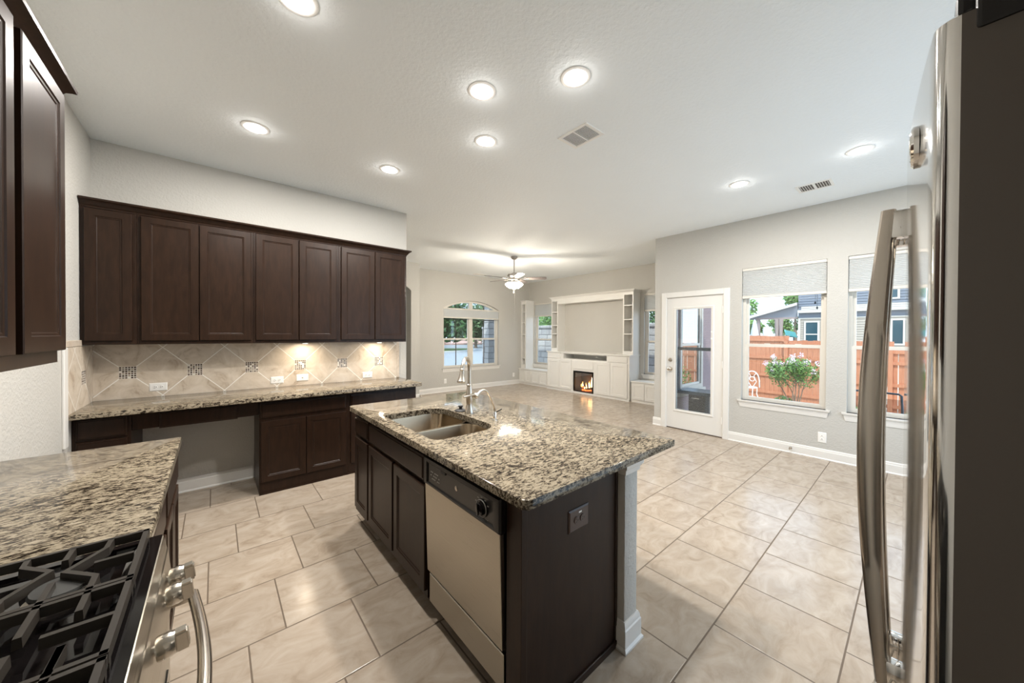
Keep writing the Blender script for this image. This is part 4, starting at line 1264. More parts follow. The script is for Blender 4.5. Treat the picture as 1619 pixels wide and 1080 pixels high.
vent(4.740, 4.975, .594, .888, 'white ceiling vent between the two dining nook lights and the patio wall', 'y', 12, back='vent_dark')
vent(5.20, 5.56, 7.53, 7.72, 'small distant ceiling vent left of the ceiling fan', 'x', 14)

# ---- ceiling fan
CX, CY = 4.674, 5.421
t = thing('ceiling_fan', 'ceiling fan with lit glass shades hanging in the living room', 'ceiling fan', (CX, CY, H))
mb = MB(); mb.lathe([(.068, 0), (.066, -.018), (.050, -.045), (.034, -.060), (.018, -.062)], (CX, CY, H)); part('canopy', mb, 'fan_metal', t)
mb = MB(); mb.tube([(CX, CY, H - .05), (CX, CY, 2.74)], .0115, 14); part('downrod', mb, 'fan_metal', t)
mb = MB(); mb.lathe([(.025, 2.755), (.05, 2.745), (.118, 2.728), (.140, 2.705), (.140, 2.672), (.112, 2.650), (.075, 2.640), (.075, 2.606), (.055, 2.590), (.055, 2.560), (.032, 2.548)], (CX, CY, 0)); part('motor_housing', mb, 'fan_metal', t)
lat = Vector((.757, -.653, 0)); dep = Vector((.653, .757, 0))
for k in range(5):
    a = math.radians(-5 + 72 * k); d = lat * math.cos(a) + dep * math.sin(a); s = Vector((-d.y, d.x, 0))
    c = Vector((CX, CY, 2.632))
    mb = MB(); poly = [(.20, -.052), (.24, -.060), (.58, -.068), (.635, -.062), (.660, -.040), (.664, 0), (.660, .040), (.635, .062), (.58, .068), (.24, .060), (.20, .052)]
    fr = Fr(c, d, s * math.cos(.22) - Z3 * math.sin(.22), Z3 * math.cos(.22) + s * math.sin(.22))
    mb.prism(poly, fr, -.004, .004); b = part('blade', mb, 'fan_blade', t, smooth=0)
    mb = MB(); mb.sweep_rect([c + d * .09 + Z3 * .005, c + d * .15 + Z3 * -.012, c + d * .27 + Z3 * -.007], .05, .006); part('blade_bracket', mb, 'fan_metal', b, smooth=0)
for k in (-4, 186, 91):
    a = math.radians(k); d = lat * math.cos(a) + dep * math.sin(a)
    c = Vector((CX, CY, 2.575)) + d * .045
    ax = (d * .62 - Z3 * .78).normalized()
    mb = MB(); mb.tube([c - d * .02, c + d * .015 - Z3 * .005, c + ax * .035], .013, 10); arm = part('light_arm', mb, 'fan_metal', t)
    mb = MB(); mb.lathe([(.020, .03), (.034, .045), (.056, .075), (.066, .105), (.070, .135), (.066, .137), (.030, .120)], c, ax); part('glass_shade', mb, 'glow_globe', arm)
    l = bpy.data.lights.new('fan_lamp', 'POINT'); l.energy = FAN_POWER; l.shadow_soft_size = .06; l.color = (1, .90, .76)
    o = bpy.data.objects.new('lamp', l); COL.objects.link(o); o.parent = t; o.location = c + ax * .165 - Vector((CX, CY, H))
for (dx, z1, r) in ((-.012, 2.32, .006), (.012, 1.91, .007)):
    p = Vector((CX, CY, 0)) - dep * .03 + lat * dx
    mb = MB(); mb.tube([p + Z3 * 2.56, p + Z3 * (z1 + .02)], .0016, 6); ch = part('pull_chain', mb, 'fan_metal', t)
    mb = MB(); mb.lathe([(.002, .03), (r, .018), (r, .006), (.002, 0)], p + Z3 * z1); part('chain_bob', mb, 'fan_metal', ch)

# ================================================================== MEDIA WALL
FB = 6.985
t = thing('media_cabinet', 'long white built-in media cabinet around the fireplace', 'cabinet', ((FB + XT) / 2, 5.42, 0))
fM = face_mx(FB, 0); MY0, MY1 = 4.17, 6.67; dp = XT - FB - .001
mb = MB()
def mbox(a, b, c, d, n0=-dp, n1=0): mb.rects(fM, [(-b, -a, c, d, n0), (-b, -a, c, d, n1)])
mbox(MY0, 5.130, 0, .862); mbox(5.765, MY1, 0, .862); mbox(5.130, 5.765, 0, .045); mbox(5.130, 5.765, .570, .862)
mbox(MY0, 4.762, .862, 1.005); mbox(6.092, MY1, .862, 1.005); mbox(4.762, 6.092, .985, 1.005); mbox(4.762, 6.092, .862, .985, -dp, -dp + .02)
mbox(5.130, 5.765, .045, .570, -dp, -dp + .015)
part('cabinet_body', mb, 'white_cabinet', t, smooth=0)
mb = MB(); mb.rects(fM, [(-MY1 - .02, -MY0 + .02, 1.005, 1.036, -dp), (-MY1 - .02, -MY0 + .02, 1.005, 1.036, .018), (-MY1 - .016, -MY0 + .016, 1.009, 1.036, .024)]); part('cabinet_top', mb, 'white_cabinet', t, smooth=0)
for a, b in ((6.228, 6.655), (5.812, 6.222), (4.662, 5.078), (4.215, 4.656)): part('door', shaker(fM, -b, -a, .060, .828, .001, frame=.06), 'white_cabinet', t, smooth=0)
for a, b in ((6.180, 6.655), (4.215, 4.720)): part('drawer_front', slabfront(fM, -b, -a, .850, .985, .001, .016, edge=.006), 'white_cabinet', t, smooth=0)
part('fireplace_panel', slabfront(fM, -5.757, -5.137, .615, .830, .001, .012, edge=.006), 'white_cabinet', t, smooth=0)
mb = MB(); mb.rects(fM, [(-MY1, -MY0, 0, .040, 0), (-MY1, -MY0, 0, .040, .010)]); part('base_strip', mb, 'white_cabinet', t, smooth=0)
mb = MB(); c = Vector((7.25, 5.10, .88)); mb.tube([c, c + Vector((0, .10, .03)), c + Vector((0, .14, .055)), c + Vector((0, .19, .02))], .008, 8); mb.box(7.235, 7.265, 5.20, 5.27, .905, .935, .005)
part('antenna_cable', mb, 'white_plastic', t)
# fireplace
t = thing('fireplace', 'small electric fireplace with glowing flames in the white media cabinet', 'fireplace', (FB, 5.445, .05))
mb = MB()
def fbox(a, b, c, d, n0, n1): mb.rects(fM, [(-b, -a, c, d, n0), (-b, -a, c, d, n1)])
fbox(5.146, 5.737, .052, .555, -.30, -.285); fbox(5.146, 5.16, .052, .555, -.285, -.01); fbox(5.723, 5.737, .052, .555, -.285, -.01); fbox(5.16, 5.723, .052, .066, -.285, -.01); fbox(5.16, 5.723, .541, .555, -.285, -.01)
part('firebox', mb, 'firebox', t, smooth=0)
mb = MB(); ring(mb, fM, -5.745, -5.138, .048, .560, .028, -.012, .006, wt=.035, wb=.024); part('fireplace_frame', mb, 'black_plastic', t, smooth=0)
mb = MB(); mb.rects(fM, [(-5.72, -5.16, .07, .53, -.016), (-5.72, -5.16, .07, .53, -.012)]); part('fire_glass', mb, 'fire_glass', t, smooth=0)
rnd = random.Random(4)
for (y0, z0, y1, z1, n, r, mat) in ((5.60, .10, 5.28, .13, -.17, .028, 'charred_log'), (5.62, .15, 5.45, .20, -.20, .024, 'charred_log'), (5.42, .19, 5.22, .15, -.21, .026, 'charred_log'), (5.55, .095, 5.42, .085, -.10, .018, 'ember'), (5.38, .09, 5.27, .105, -.10, .016, 'ember'), (5.58, .16, 5.5, .14, -.13, .014, 'ember')):
    mb = MB(); pts = [fM(-(y0 + (y1 - y0) * i / 6), z0 + (z1 - z0) * i / 6 + rnd.uniform(-.006, .006), n + rnd.uniform(-.006, .006)) for i in range(7)]
    mb.tube(pts, [r * rnd.uniform(.8, 1.1) for _ in pts], 9); part('log' if mat != 'ember' else 'ember', mb, mat, t)
def flame(y, z, h, w, n, mat):
    mb = MB(); pts = []; rs = []
    ph = rnd.uniform(0, 6)
    for i in range(9):
        s = i / 8; pts.append(fM(-y + .012 * math.sin(ph + s * 4) * s, z + h * s, n)); rs.append(max(.0015, w * math.sin(PI * min(1, s * .8 + .14)) * (1 - s * .55)))
    mb.tube(pts, rs, 9, flat=.45); part('flame', mb, mat, t)
for y, z, h, w, n, m in ((5.58, .17, .12, .022, -.15, 'flame'), (5.62, .15, .08, .018, -.16, 'flame'), (5.56, .17, .07, .014, -.14, 'flame_core'), (5.46, .14, .13, .020, -.15, 'flame'), (5.44, .13, .09, .010, -.14, 'flame_core'),
                         (5.36, .15, .16, .026, -.16, 'flame'), (5.37, .15, .13, .015, -.145, 'flame_core'), (5.31, .17, .25, .028, -.17, 'flame_core'), (5.29, .16, .18, .030, -.18, 'flame'), (5.22, .19, .10, .014, -.16, 'flame_core'), (5.49, .12, .05, .016, -.12, 'flame_core')):
    flame(y, z, h, w, n, m)
l = bpy.data.lights.new('fire_lamp', 'POINT'); l.energy = .8; l.color = (1, .36, .10); l.shadow_soft_size = .06
o = bpy.data.objects.new('lamp', l); COL.objects.link(o); o.parent = t; o.location = Vector((FB + .22, 5.40, .30)) - Vector((FB, 5.445, .05))

# hutch
FH = 7.13
t = thing('media_hutch', 'white open hutch with shelf towers framing the blank wall', 'hutch', ((FH + XT) / 2, 5.42, 1.036))
fH = face_mx(FH, 0); dh = XT - FH - .001; HT = 2.455
def tower(a, b, oa, ob, z0, z1, oz0, oz1, fr, depth, shelves, th):
    """open shelf tower: face frame, sides, back, shelves"""
    mb = MB()
    q = lambda a_, b_, c_, d_, n0, n1: mb.rects(fr, [(-b_, -a_, c_, d_, n0), (-b_, -a_, c_, d_, n1)])
    q(a, oa, z0, z1, -depth, 0); q(ob, b, z0, z1, -depth, 0)
    q(oa, ob, z0, oz0, -depth, 0); q(oa, ob, oz1, z1, -depth, 0); q(oa, ob, oz0, oz1, -depth, -depth + .012)
    o = part('shelf_tower', mb, 'white_cabinet', th, smooth=0)
    for z in shelves:
        mb = MB(); q2 = mb.rects(fr, [(-ob, -oa, z - .011, z + .011, -depth + .012), (-ob, -oa, z - .011, z + .011, -.006)])
        part('shelf', mb, 'white_cabinet', o, smooth=0)
tower(6.430, 6.668, 6.458, 6.640, 1.036, HT, 1.115, 2.398, fH, dh, (2.100, 1.734, 1.505), t)
tower(4.172, 4.432, 4.196, 4.402, 1.036, HT, 1.115, 2.398, fH, dh, (2.160, 1.836, 1.504), t)
mb = MB(); mb.rects(fH, [(-6.430, -4.432, 2.318, HT, -dh), (-6.430, -4.432, 2.318, HT, 0)]); mb.rects(fH, [(-6.35, -4.52, 2.350, 2.425, 0), (-6.35, -4.52, 2.350, 2.425, .006), (-6.338, -4.532, 2.362, 2.413, .006), (-6.334, -4.536, 2.366, 2.409, .002)])
part('header', mb, 'white_cabinet', t, smooth=0)
mb = MB(); crown(mb, fH, -6.668, -4.172, HT - .004, [(p * 1.15, h * .95) for p, h in CROWN], depth=dh); part('crown', mb, 'white_cabinet', t, smooth=30)

# window seats and bookcase
def seat(y0, y1, doors, label):
    FS_ = 7.03; fr = face_mx(FS_, 0); d_ = XT - FS_ - .001
    t = thing('storage_bench', label, 'bench', ((FS_ + XT) / 2, (y0 + y1) / 2, 0), 'white built-in benches')
    mb = MB(); mb.rects(fr, [(-y1, -y0, 0, .438, -d_), (-y1, -y0, 0, .438, 0)]); part('cabinet_body', mb, 'white_cabinet', t, smooth=0)
    mb = MB(); mb.rects(fr, [(-y1, -y0, .438, .466, -d_), (-y1, -y0, .438, .466, .018), (-y1 + .0, -y0, .442, .466, .022)]); part('seat_top', mb, 'white_cabinet', t, smooth=0)
    for a, b in doors: part('door', shaker(fr, -b, -a, .062, .418, .001, frame=.05), 'white_cabinet', t, smooth=0)
    return t
seat(6.692, YW - .001, ((7.620, 7.865), (7.368, 7.612), (7.040, 7.335), (6.735, 7.032)), 'white window seat in the living room corner left of the fireplace')
seat(3.20, 4.148, ((3.835, 4.118), (3.545, 3.828), (3.25, 3.538)), 'white window seat right of the fireplace, cut off by the wall corner')
t = thing('corner_bookcase', 'tall narrow white bookcase standing on the corner window seat', 'bookcase', (7.26, 7.79, .466))
tower(7.682, YW - .002, 7.725, 7.850, .466, 2.462, .575, 2.392, face_mx(7.10, 0), XT - 7.101, (2.155, 1.830, 1.476, .765), t)
mb = MB(); crown(mb, face_mx(7.10, 0), -YW + .002, -7.682, 2.458, [(p * .7, h * .75) for p, h in CROWN], ret0=False, depth=XT - 7.101); part('crown', mb, 'white_cabinet', t, smooth=30)

# ================================================================== OUTSIDE
# patio side (seen through the door and the two kitchen windows)
mb = MB(); mb.box(XD + .12, 8.2, -6, 2.71, -.25, -.10)
struct('patio', mb, 'concrete', smooth=0)
def gz_(x): return -.12 - max(0, min(1, (x - 8.2) / 6.0)) * .62
mb = MB(); n = 24
vs = []; fs = []
for i in range(n + 1):
    x = 8.2 + (60 - 8.2) * (i / n) ** 1.6
    vs += [(x, -30, gz_(x)), (x, 4.0, gz_(x)), (x, 14, gz_(x)), (x, 45, gz_(x))]
for i in range(n):
    for j in range(3): fs.append([4 * i + j, 4 * i + 4 + j, 4 * i + 5 + j, 4 * i + 1 + j])
mb.add(vs, fs); struct('yard_ground', mb, 'gravel', smooth=60)

# fence
th = math.radians(7); FA = Vector((14.80, 2.93, 0)); fd = Vector((-math.sin(th), -math.cos(th), 0)); fn = Vector((-math.cos(th), math.sin(th), 0))
fF = Fr(FA, fd, Z3, fn)        # u runs towards -Y, n towards the house
def ftop(u): return 1.40 - .062 * max(-4, min(8, u))
t = thing('wood_fence', 'reddish cedar board fence with rails and posts across the backyard', 'fence', FA + Vector((0, 0, -.72)))
rf = random.Random(2)
bay = 2.44
for b in range(-2, 4):
    u0 = b * bay; zt = ftop(u0 + 1.2)
    mb = MB(); u = u0
    while u < u0 + bay - .01:
        w = .139; g_ = .006 if rf.random() > .2 else .018
        zz = zt + rf.uniform(-.012, .012)
        mb.rects(fF, [(u, u + w - g_, -.76, zz, -.018), (u, u + w - g_, -.76, zz, 0)]); u += w
    part('fence_panel', mb, 'cedar', t, smooth=0)
    for h in (-.50, .10, .72, zt - .14):
        mb = MB(); mb.rects(fF, [(u0 - .02, u0 + bay - .06, h - .045, h + .045, 0), (u0 - .02, u0 + bay - .06, h - .045, h + .045, .040)]); part('rail', mb, 'cedar', t, smooth=0)
    mb = MB(); mb.rects(fF, [(u0 - .055, u0 + .035, -.80, zt - .02, .0), (u0 - .055, u0 + .035, -.80, zt - .02, .095)]); part('post', mb, 'cedar', t, smooth=0)

# foliage helper
def leaves(mb, c, rad, count, size, seed, squash=1.0, hollow=.45):
    r = random.Random(seed); vs = []; fs = []
    for _ in range(count):
        while True:
            d = Vector((r.uniform(-1, 1), r.uniform(-1, 1), r.uniform(-1, 1)))
            if hollow < d.length <= 1: break
        p = Vector(c) + Vector((d.x * rad, d.y * rad, d.z * rad * squash))
        a = Vector((r.gauss(0, 1), r.gauss(0, 1), r.gauss(0, 1))).normalized(); b = a.orthogonal().normalized(); s = size * r.uniform(.6, 1.3)
        o = len(vs); vs += [p - a * s, p + b * s * .5, p + a * s, p - b * s * .5]; fs.append([o, o + 1, o + 2, o + 3])
    mb.add(vs, fs)
def tree(x, y, z0, h, r, label, seed, mat='leaf', n=1500, group='background trees', size=None):
    t = thing('tree', label, 'tree', (x, y, z0), group)
    q = random.Random(seed)
    mb = MB(); mb.tube([(x, y, z0 - .2), (x + q.uniform(-.1, .1), y, z0 + h * .35), (x + q.uniform(-.2, .2), y + .1, z0 + h * .75)], [.09 + h * .02, .07 + h * .014, .03], 8)
    for i in range(4):
        a = q.uniform(0, 6.28); mb.tube([(x, y, z0 + h * .4), (x + math.cos(a) * r * .6, y + math.sin(a) * r * .6, z0 + h * .7)], [.05, .02], 6)
    part('trunk', mb, 'bark', t)
    mb = MB(); sz = size or r * .085
    k = 7
    for i in range(k):
        a = q.uniform(0, 6.28); d = q.uniform(.2, .62) * r
        leaves(mb, (x + math.cos(a) * d, y + math.sin(a) * d, z0 + h - r * .75 + q.uniform(-.35, .45) * r), r * q.uniform(.48, .66), n // k, sz, seed * 31 + i, .85)
    part('foliage', mb, mat, t, smooth=0)
    return t

# neighbour's house (far behind the fence)
HS = 40.0 / 21.0; hx = 40.0
def hu(y): return -y * HS
def hz(z): return 1.483 + (z - 1.483) * HS
GZ = -.74
t = thing('neighbour_house', 'grey and tan sided neighbouring house behind the fence', 'house', (hx + 3, 2, GZ))
fN = face_mx(hx, 0)
def siding(mb, fr, u0, u1, v0, v1, pitch=.19):
    v = v0
    while v < v1 - .01:
        b = min(v + pitch, v1)
        mb.add([fr(u0, v, .045), fr(u1, v, .045), fr(u1, b, .004), fr(u0, b, .004), fr(u0, v, 0), fr(u1, v, 0)], [[0, 1, 2, 3], [4, 5, 1, 0]]); v = b
    return mb
HU0, HU1 = hu(3.74), hu(-2.5)
mb = MB(); mb.rects(fN, [(HU0, HU1, GZ - .3, hz(2.30), -8), (HU0, HU1, GZ - .3, hz(2.30), 0)]); siding(mb, fN, HU0 + .12, HU1, GZ, hz(2.26), .20); part('lower_wall', mb, 'siding_tan', t, smooth=0)
mb = MB(); mb.rects(fN, [(HU0, HU1, hz(2.30), 7.6, -8), (HU0, HU1, hz(2.30), 7.6, .0)]); siding(mb, fN, HU0, HU1, hz(2.86), 7.5, .22); part('upper_wall', mb, 'siding_grey', t, smooth=0)
mb = MB(); siding(mb, fN, HU0 + .2, HU1, hz(2.70), hz(2.87), .16); mb.rects(fN, [(HU0, HU1, hz(2.55), hz(2.68), 0), (HU0, HU1, hz(2.55), hz(2.68), .35)]); mb.rects(fN, [(HU0, HU1, hz(2.27), hz(2.32), 0), (HU0, HU1, hz(2.27), hz(2.32), .08)]); mb.rects(fN, [(HU0, HU0 + .16, GZ, hz(2.30), 0), (HU0, HU0 + .16, GZ, hz(2.30), .07)]); part('band_trim', mb, 'house_trim', t, smooth=0)
mb = MB(); mb.rects(fN, [(HU0, HU1 + .3, 7.6, 7.85, -8.3), (HU0, HU1 + .3, 7.6, 7.85, .5)]); part('roof', mb, 'roof_shingle', t, smooth=0)
for (a, b, c, d, m) in ((3.52, 2.97, 1.18, 2.17, 1), (1.18, .85, 1.12, 2.20, 0), (.79, .37, 1.12, 2.20, 0), (.95, .53, 3.00, 3.75, 0)):
    a, b, c, d = hu(a), hu(b), hz(c), hz(d)
    mb = MB(); ring(mb, fN, a, b, c, d, .13, .0, .10)
    if m: mb.rects(fN, [(a + .1, b - .1, hz(1.53), hz(1.58), .0), (a + .1, b - .1, hz(1.53), hz(1.58), .08)])
    w = part('window', mb, 'house_trim', t, smooth=0)
    mb = MB(); mb.rects(fN, [(a + .1, b - .1, c + .1, d - .1, .043), (a + .1, b - .1, c + .1, d - .1, .055)]); part('pane', mb, 'house_glass', w, smooth=0)
# covered patio at its left end
t = thing('patio_cover', 'grey lean-to patio roof left of the neighbouring house', 'patio cover', (hx, 9, GZ))
UL, UR = hu(5.40), HU0 - .05
mb = MB(); mb.prism([(UR, hz(2.36)), (UR, hz(2.97)), (UL, hz(2.50)), (UL, hz(2.36))], fN, -.10, .05); part('gable_panel', mb, 'siding_grey', t, smooth=0)
r0, r1 = (HU0 - .03, hz(3.055)), (hu(5.95), hz(2.42))
mb = MB(); mb.prism([r0, (r0[0], r0[1] - .16), (r1[0], r1[1] - .16), r1], fN, -4.0, .42); part('roof', mb, 'roof_shingle', t, smooth=0)
mb = MB(); mb.prism([(r0[0], r0[1] - .05), (r0[0], r0[1] - .26), (r1[0], r1[1] - .30), (r1[0], r1[1] - .05)], fN, .42, .50); part('fascia', mb, 'house_trim', t, smooth=0)
mb = MB(); mb.rects(fN, [(UL, UR, hz(2.28), hz(2.37), -.15), (UL, UR, hz(2.28), hz(2.37), .08)]); part('beam', mb, 'curtain', t, smooth=0)
for u in (hu(5.32), hu(4.47)):
    mb = MB(); mb.rects(fN, [(u - .12, u + .12, GZ, hz(2.3), -.15), (u - .12, u + .12, GZ, hz(2.3), .08)]); part('post', mb, 'curtain', t, smooth=0)
for u in (hu(4.54), hu(4.38)):
    mb = MB(); mb.lathe([(.22, GZ), (.16, 1.2), (.13, 1.7), (.17, 2.6), (.19, hz(2.29))], fN(u, 0, .2), (0, 0, 1), 14); part('curtain', mb, 'curtain', t)
# garden things by the neighbour
c = fN(hu(5.13), 0, 2.6); c.z = GZ
t = thing('patio_umbrella', 'closed pale umbrella standing under the neighbouring patio roof', 'umbrella', c)
mb = MB(); mb.lathe([(.03, 3.70), (.12, 3.5), (.26, 2.7), (.36, 1.9), (.40, 1.3), (.30, 1.0)], c, (0, 0, 1), 12); part('canopy', mb, 'umbrella_cloth', t)
mb = MB(); mb.tube([c, c + Z3 * 3.75], .03, 8); part('pole', mb, 'dark_frame', t)
for y, h, w_, lb in ((5.70, 3.0, .30, 'white covered patio furniture at the left window edge beyond the fence'), (4.80, 3.0, .22, 'white tapered cover standing beside the closed umbrella')):
    c = fN(hu(y), 0, 1.9); c.z = GZ; mb = MB(); mb.lathe([(w_ * 1.3, 0), (w_, 1.8), (w_ * .7, h - .05), (.05, h)], c, (0, 0, 1), 10)
    solo('furniture_cover', mb, 'cover_cloth', lb, 'cover', c)
c = Vector((48.0, 4.06 * 48 / 21, GZ)); t = thing('play_set', 'teal and dark playset seen under the neighbouring patio roof', 'playset', c)
mb = MB(); mb.add([tuple(c + Vector(v)) for v in ((0, .5, 2.9), (0, -.5, 2.6), (-.5, -.75, 2.05), (-.5, .25, 2.3), (.06, .5, 2.85), (.06, -.5, 2.55), (-.44, -.75, 2.0), (-.44, .25, 2.25))], [[0, 1, 2, 3], [7, 6, 5, 4], [0, 4, 5, 1], [1, 5, 6, 2], [2, 6, 7, 3], [3, 7, 4, 0]]); part('canopy', mb, 'teal_plastic', t, smooth=0)
mb = MB()
for dy in (-.5, .5): mb.tube([c + Vector((0, dy, 0)), c + Vector((0, dy * .6, 2.6))], .06, 6)
mb.tube([c + Vector((0, -.9, 2.1)), c + Vector((0, 1.3, 2.1))], .06, 6); part('frame', mb, 'dark_frame', t)

# trees behind
tree(61, 18.2, -.74, 8.2, 3.2, 'bright green tree at the left edge of the kitchen window', 1, n=2400)
tree(58, 10.6, -.74, 8.6, 2.6, 'tree rising above the lean-to roof beside the neighbouring house', 3, n=2400)
for i, (y, h, m) in enumerate(((13.6, 4.2, 'leaf'), (11.0, 4.6, 'leaf'), (8.2, 4.6, 'leaf_dark'))):
    tree(54, y + .6, -.74, h, 1.25, ['leftmost low bushy tree under the neighbouring patio roof', 'low bright bushy tree right of the curtains under the neighbouring patio roof', 'low dark bushy tree at the wall of the neighbouring house'][i], 40 + i, m, n=1500, size=.2)
tree(66, 13.6, -.74, 5.0, 2.0, 'distant green tree in the gap behind the neighbouring patio roof', 44, n=1200)

# crape myrtle
cp = Vector((13.0, 2.38, 0)); cz = gz_(cp.x)
t = thing('flowering_shrub', 'crape myrtle shrub with pale flowers in front of the cedar fence', 'shrub', (cp.x, cp.y, cz))
q = random.Random(8); tips = []; mids = []
mb = MB()
def branch(p, d, L, r, dep_):
    n = 5; pts = [p]; dd = d.copy()
    for i in range(n):
        dd = (dd + Vector((q.gauss(0, .10), q.gauss(0, .10), .06))).normalized(); pts.append(pts[-1] + dd * L / n)
    mb.tube(pts, [r * (1 - .5 * i / n) for i in range(n + 1)], 6)
    if dep_ == 1: mids.append((pts[-1], dd)); mids.append((pts[3], dd))
    if dep_ == 0: tips.append((pts[-1], dd)); tips.append((pts[3], dd)); return
    for k in range(2 if dep_ > 1 else 3):
        e = (dd + Vector((q.gauss(0, .55), q.gauss(0, .55), q.uniform(-.1, .35)))).normalized(); branch(pts[-1 - (k % 2)], e, L * .62, r * .55, dep_ - 1)
base = Vector((cp.x, cp.y, cz))
for i in range(6):
    a = i / 6 * 6.28 + .3; s = q.uniform(.15, .5)
    branch(base + Vector((math.cos(a) * .05, math.sin(a) * .05, 0)), Vector((math.cos(a) * s * .6, math.sin(a) * s * 1.1, 1)).normalized(), .70, .018, 2)
part('stem', mb, 'bark', t)
mb = MB()
for i, (p, d) in enumerate(tips + mids): leaves(mb, p, .17, 40, .036, 900 + i, 1.1, .1)
part('foliage', mb, 'leaf_shrub', t, smooth=0)
mb = MB()
for i, (p, d) in enumerate(tips[::3]): leaves(mb, p + d * .16 + Vector((0, 0, .03)), .075, 40, .022, 400 + i, 1.2, .0)
part('flowers', mb, 'flower', t, smooth=0)
for i, (u, h) in enumerate(((.35, .24), (2.05, .18), (3.5, .95))):
    p = fF(u, 0, 1.3 if i < 2 else .55); z = gz_(p.x)
    mb = MB(); leaves(mb, (p.x, p.y, z + h * .5), h * (.9 if i < 2 else .35), 160, .05, 60 + i, .7 if i < 2 else 1.6, 0)
    solo('garden_plant', mb, 'leaf_shrub', ['small bright green plant at the foot of the flowering shrub', 'small green plant in the lower right corner of the kitchen window', 'slender green plant against the fence in the second window'][i], 'plant', (p.x, p.y, z), smooth=0)

# wrought iron garden chair (left edge of the kitchen window)
c = Vector((12.9, 3.50, 0)); c.z = gz_(c.x)
t = thing('garden_chair', 'white wrought iron garden chair at the left edge of the kitchen window', 'chair', c)
def P(u, v, z): return c + fd * u + fn * v + Z3 * z
mb = MB()
mb.tube([P(-.2 + .4 * i / 12 if False else .21 * math.cos(PI - PI * i / 12), -.2, .45 + .50 * math.sin(PI * i / 12) ** .6) for i in range(13)], .016, 8)
for s in (-1, 1): mb.tube([P(s * .03, -.2, .46), P(s * .12, -.2, .62), P(s * .05, -.2, .80), P(s * .11, -.2, .90)], .010, 6)
mb.tube([P(.07 * math.cos(6.28 * i / 14), -.2, .70 + .07 * math.sin(6.28 * i / 14)) for i in range(14)], .010, 6, True)
part('backrest', mb, 'iron_white', t)
mb = MB(); mb.lathe([(.22, .44), (.225, .455), (.21, .465)], c, (0, 0, 1), 22); part('seat', mb, 'iron_white', t)
for a, b in ((-1, -1), (1, -1), (-1, 1), (1, 1)):
    mb = MB(); mb.tube([P(a * .16, b * .16, .45), P(a * .15, b * .15, .25), P(a * .21, b * .21, .0)], .014, 6); part('leg', mb, 'iron_white', t)

# sling patio chair back seen in the second window
c = Vector((6.60, .42, -.10))
t = thing('patio_chair', 'patio chair with a dark frame and mesh back outside the second window', 'chair', c)
def Q(u, n, z): return c + Vector((n, -u, z))
mb = MB(); mb.tube([Q(-.285, .05, .36), Q(-.285, .12, .62), Q(-.275, .16, .805), Q(-.25, .165, .826), Q(0, .165, .832), Q(.25, .165, .826), Q(.275, .16, .805), Q(.285, .12, .62), Q(.285, .05, .36)], .013, 8); part('back_frame', mb, 'dark_frame', t)
m = bpy.data.materials.new('chair_mesh'); m.use_nodes = True; nt = m.node_tree; nt.nodes.clear()
o_ = nt.nodes.new('ShaderNodeOutputMaterial'); a_ = nt.nodes.new('ShaderNodeBsdfTransparent'); b_ = nt.nodes.new('ShaderNodeBsdfDiffuse'); b_.inputs[0].default_value = (.12, .05, .045, 1); x_ = nt.nodes.new('ShaderNodeMixShader'); x_.inputs[0].default_value = .45
nt.links.new(a_.outputs[0], x_.inputs[1]); nt.links.new(b_.outputs[0], x_.inputs[2]); nt.links.new(x_.outputs[0], o_.inputs[0]); M['chair_mesh'] = m
mb = MB(); mb.add([Q(-.275, .06, .39), Q(.275, .06, .39), Q(.275, .115, .60), Q(.268, .150, .755), Q(-.268, .150, .755), Q(-.275, .115, .60)], [[0, 1, 2, 5], [5, 2, 3, 4]]); part('sling_back', mb, 'chair_mesh', t, smooth=0)
mb = MB(); mb.box(c.x - .42, c.x + .05, c.y - .28, c.y + .28, .24, .265, .01); part('seat', mb, 'mesh_cloth', t)
for a in (-.27, .27):
    for b in (-.40, .06):
        mb = MB(); mb.tube([Q(a, b, 0), Q(a, b + .0, .36)], .014, 8); part('leg', mb, 'dark_frame', t)

# outdoor counter beside the patio door
t = thing('outdoor_counter', 'dark outdoor counter with a drawer seen through the patio door glass', 'counter', (6.2, 2.3, -.10))
mb = MB(); mb.box(5.98, 6.40, 1.75, 2.68, .50, .556, .006); part('counter_top', mb, 'dark_frame', t, smooth=0)
mb = MB(); mb.box(6.02, 6.38, 2.255, 2.50, -.10, .50); dr = part('drawer_cabinet', mb, 'cabinet_black', t, smooth=0)
mb = MB(); mb.box(6.006, 6.02, 2.33, 2.45, .435, .452, .003); part('handle', mb, 'brushed_nickel', dr)
for y in (1.80, 2.22):
    mb = MB(); mb.box(6.04, 6.10, y - .03, y + .03, -.10, .50); part('leg', mb, 'dark_frame', t, smooth=0)
mb = MB(); mb.box(5.97, 6.01, 1.75, 2.68, 1.232, 1.285, .005); part('rail', mb, 'dark_frame', t, smooth=0)
for y in (1.77, 2.665):
    mb = MB(); mb.box(5.975, 6.005, y - .015, y + .015, .556, 1.232); part('rail_post', mb, 'dark_frame', t, smooth=0)

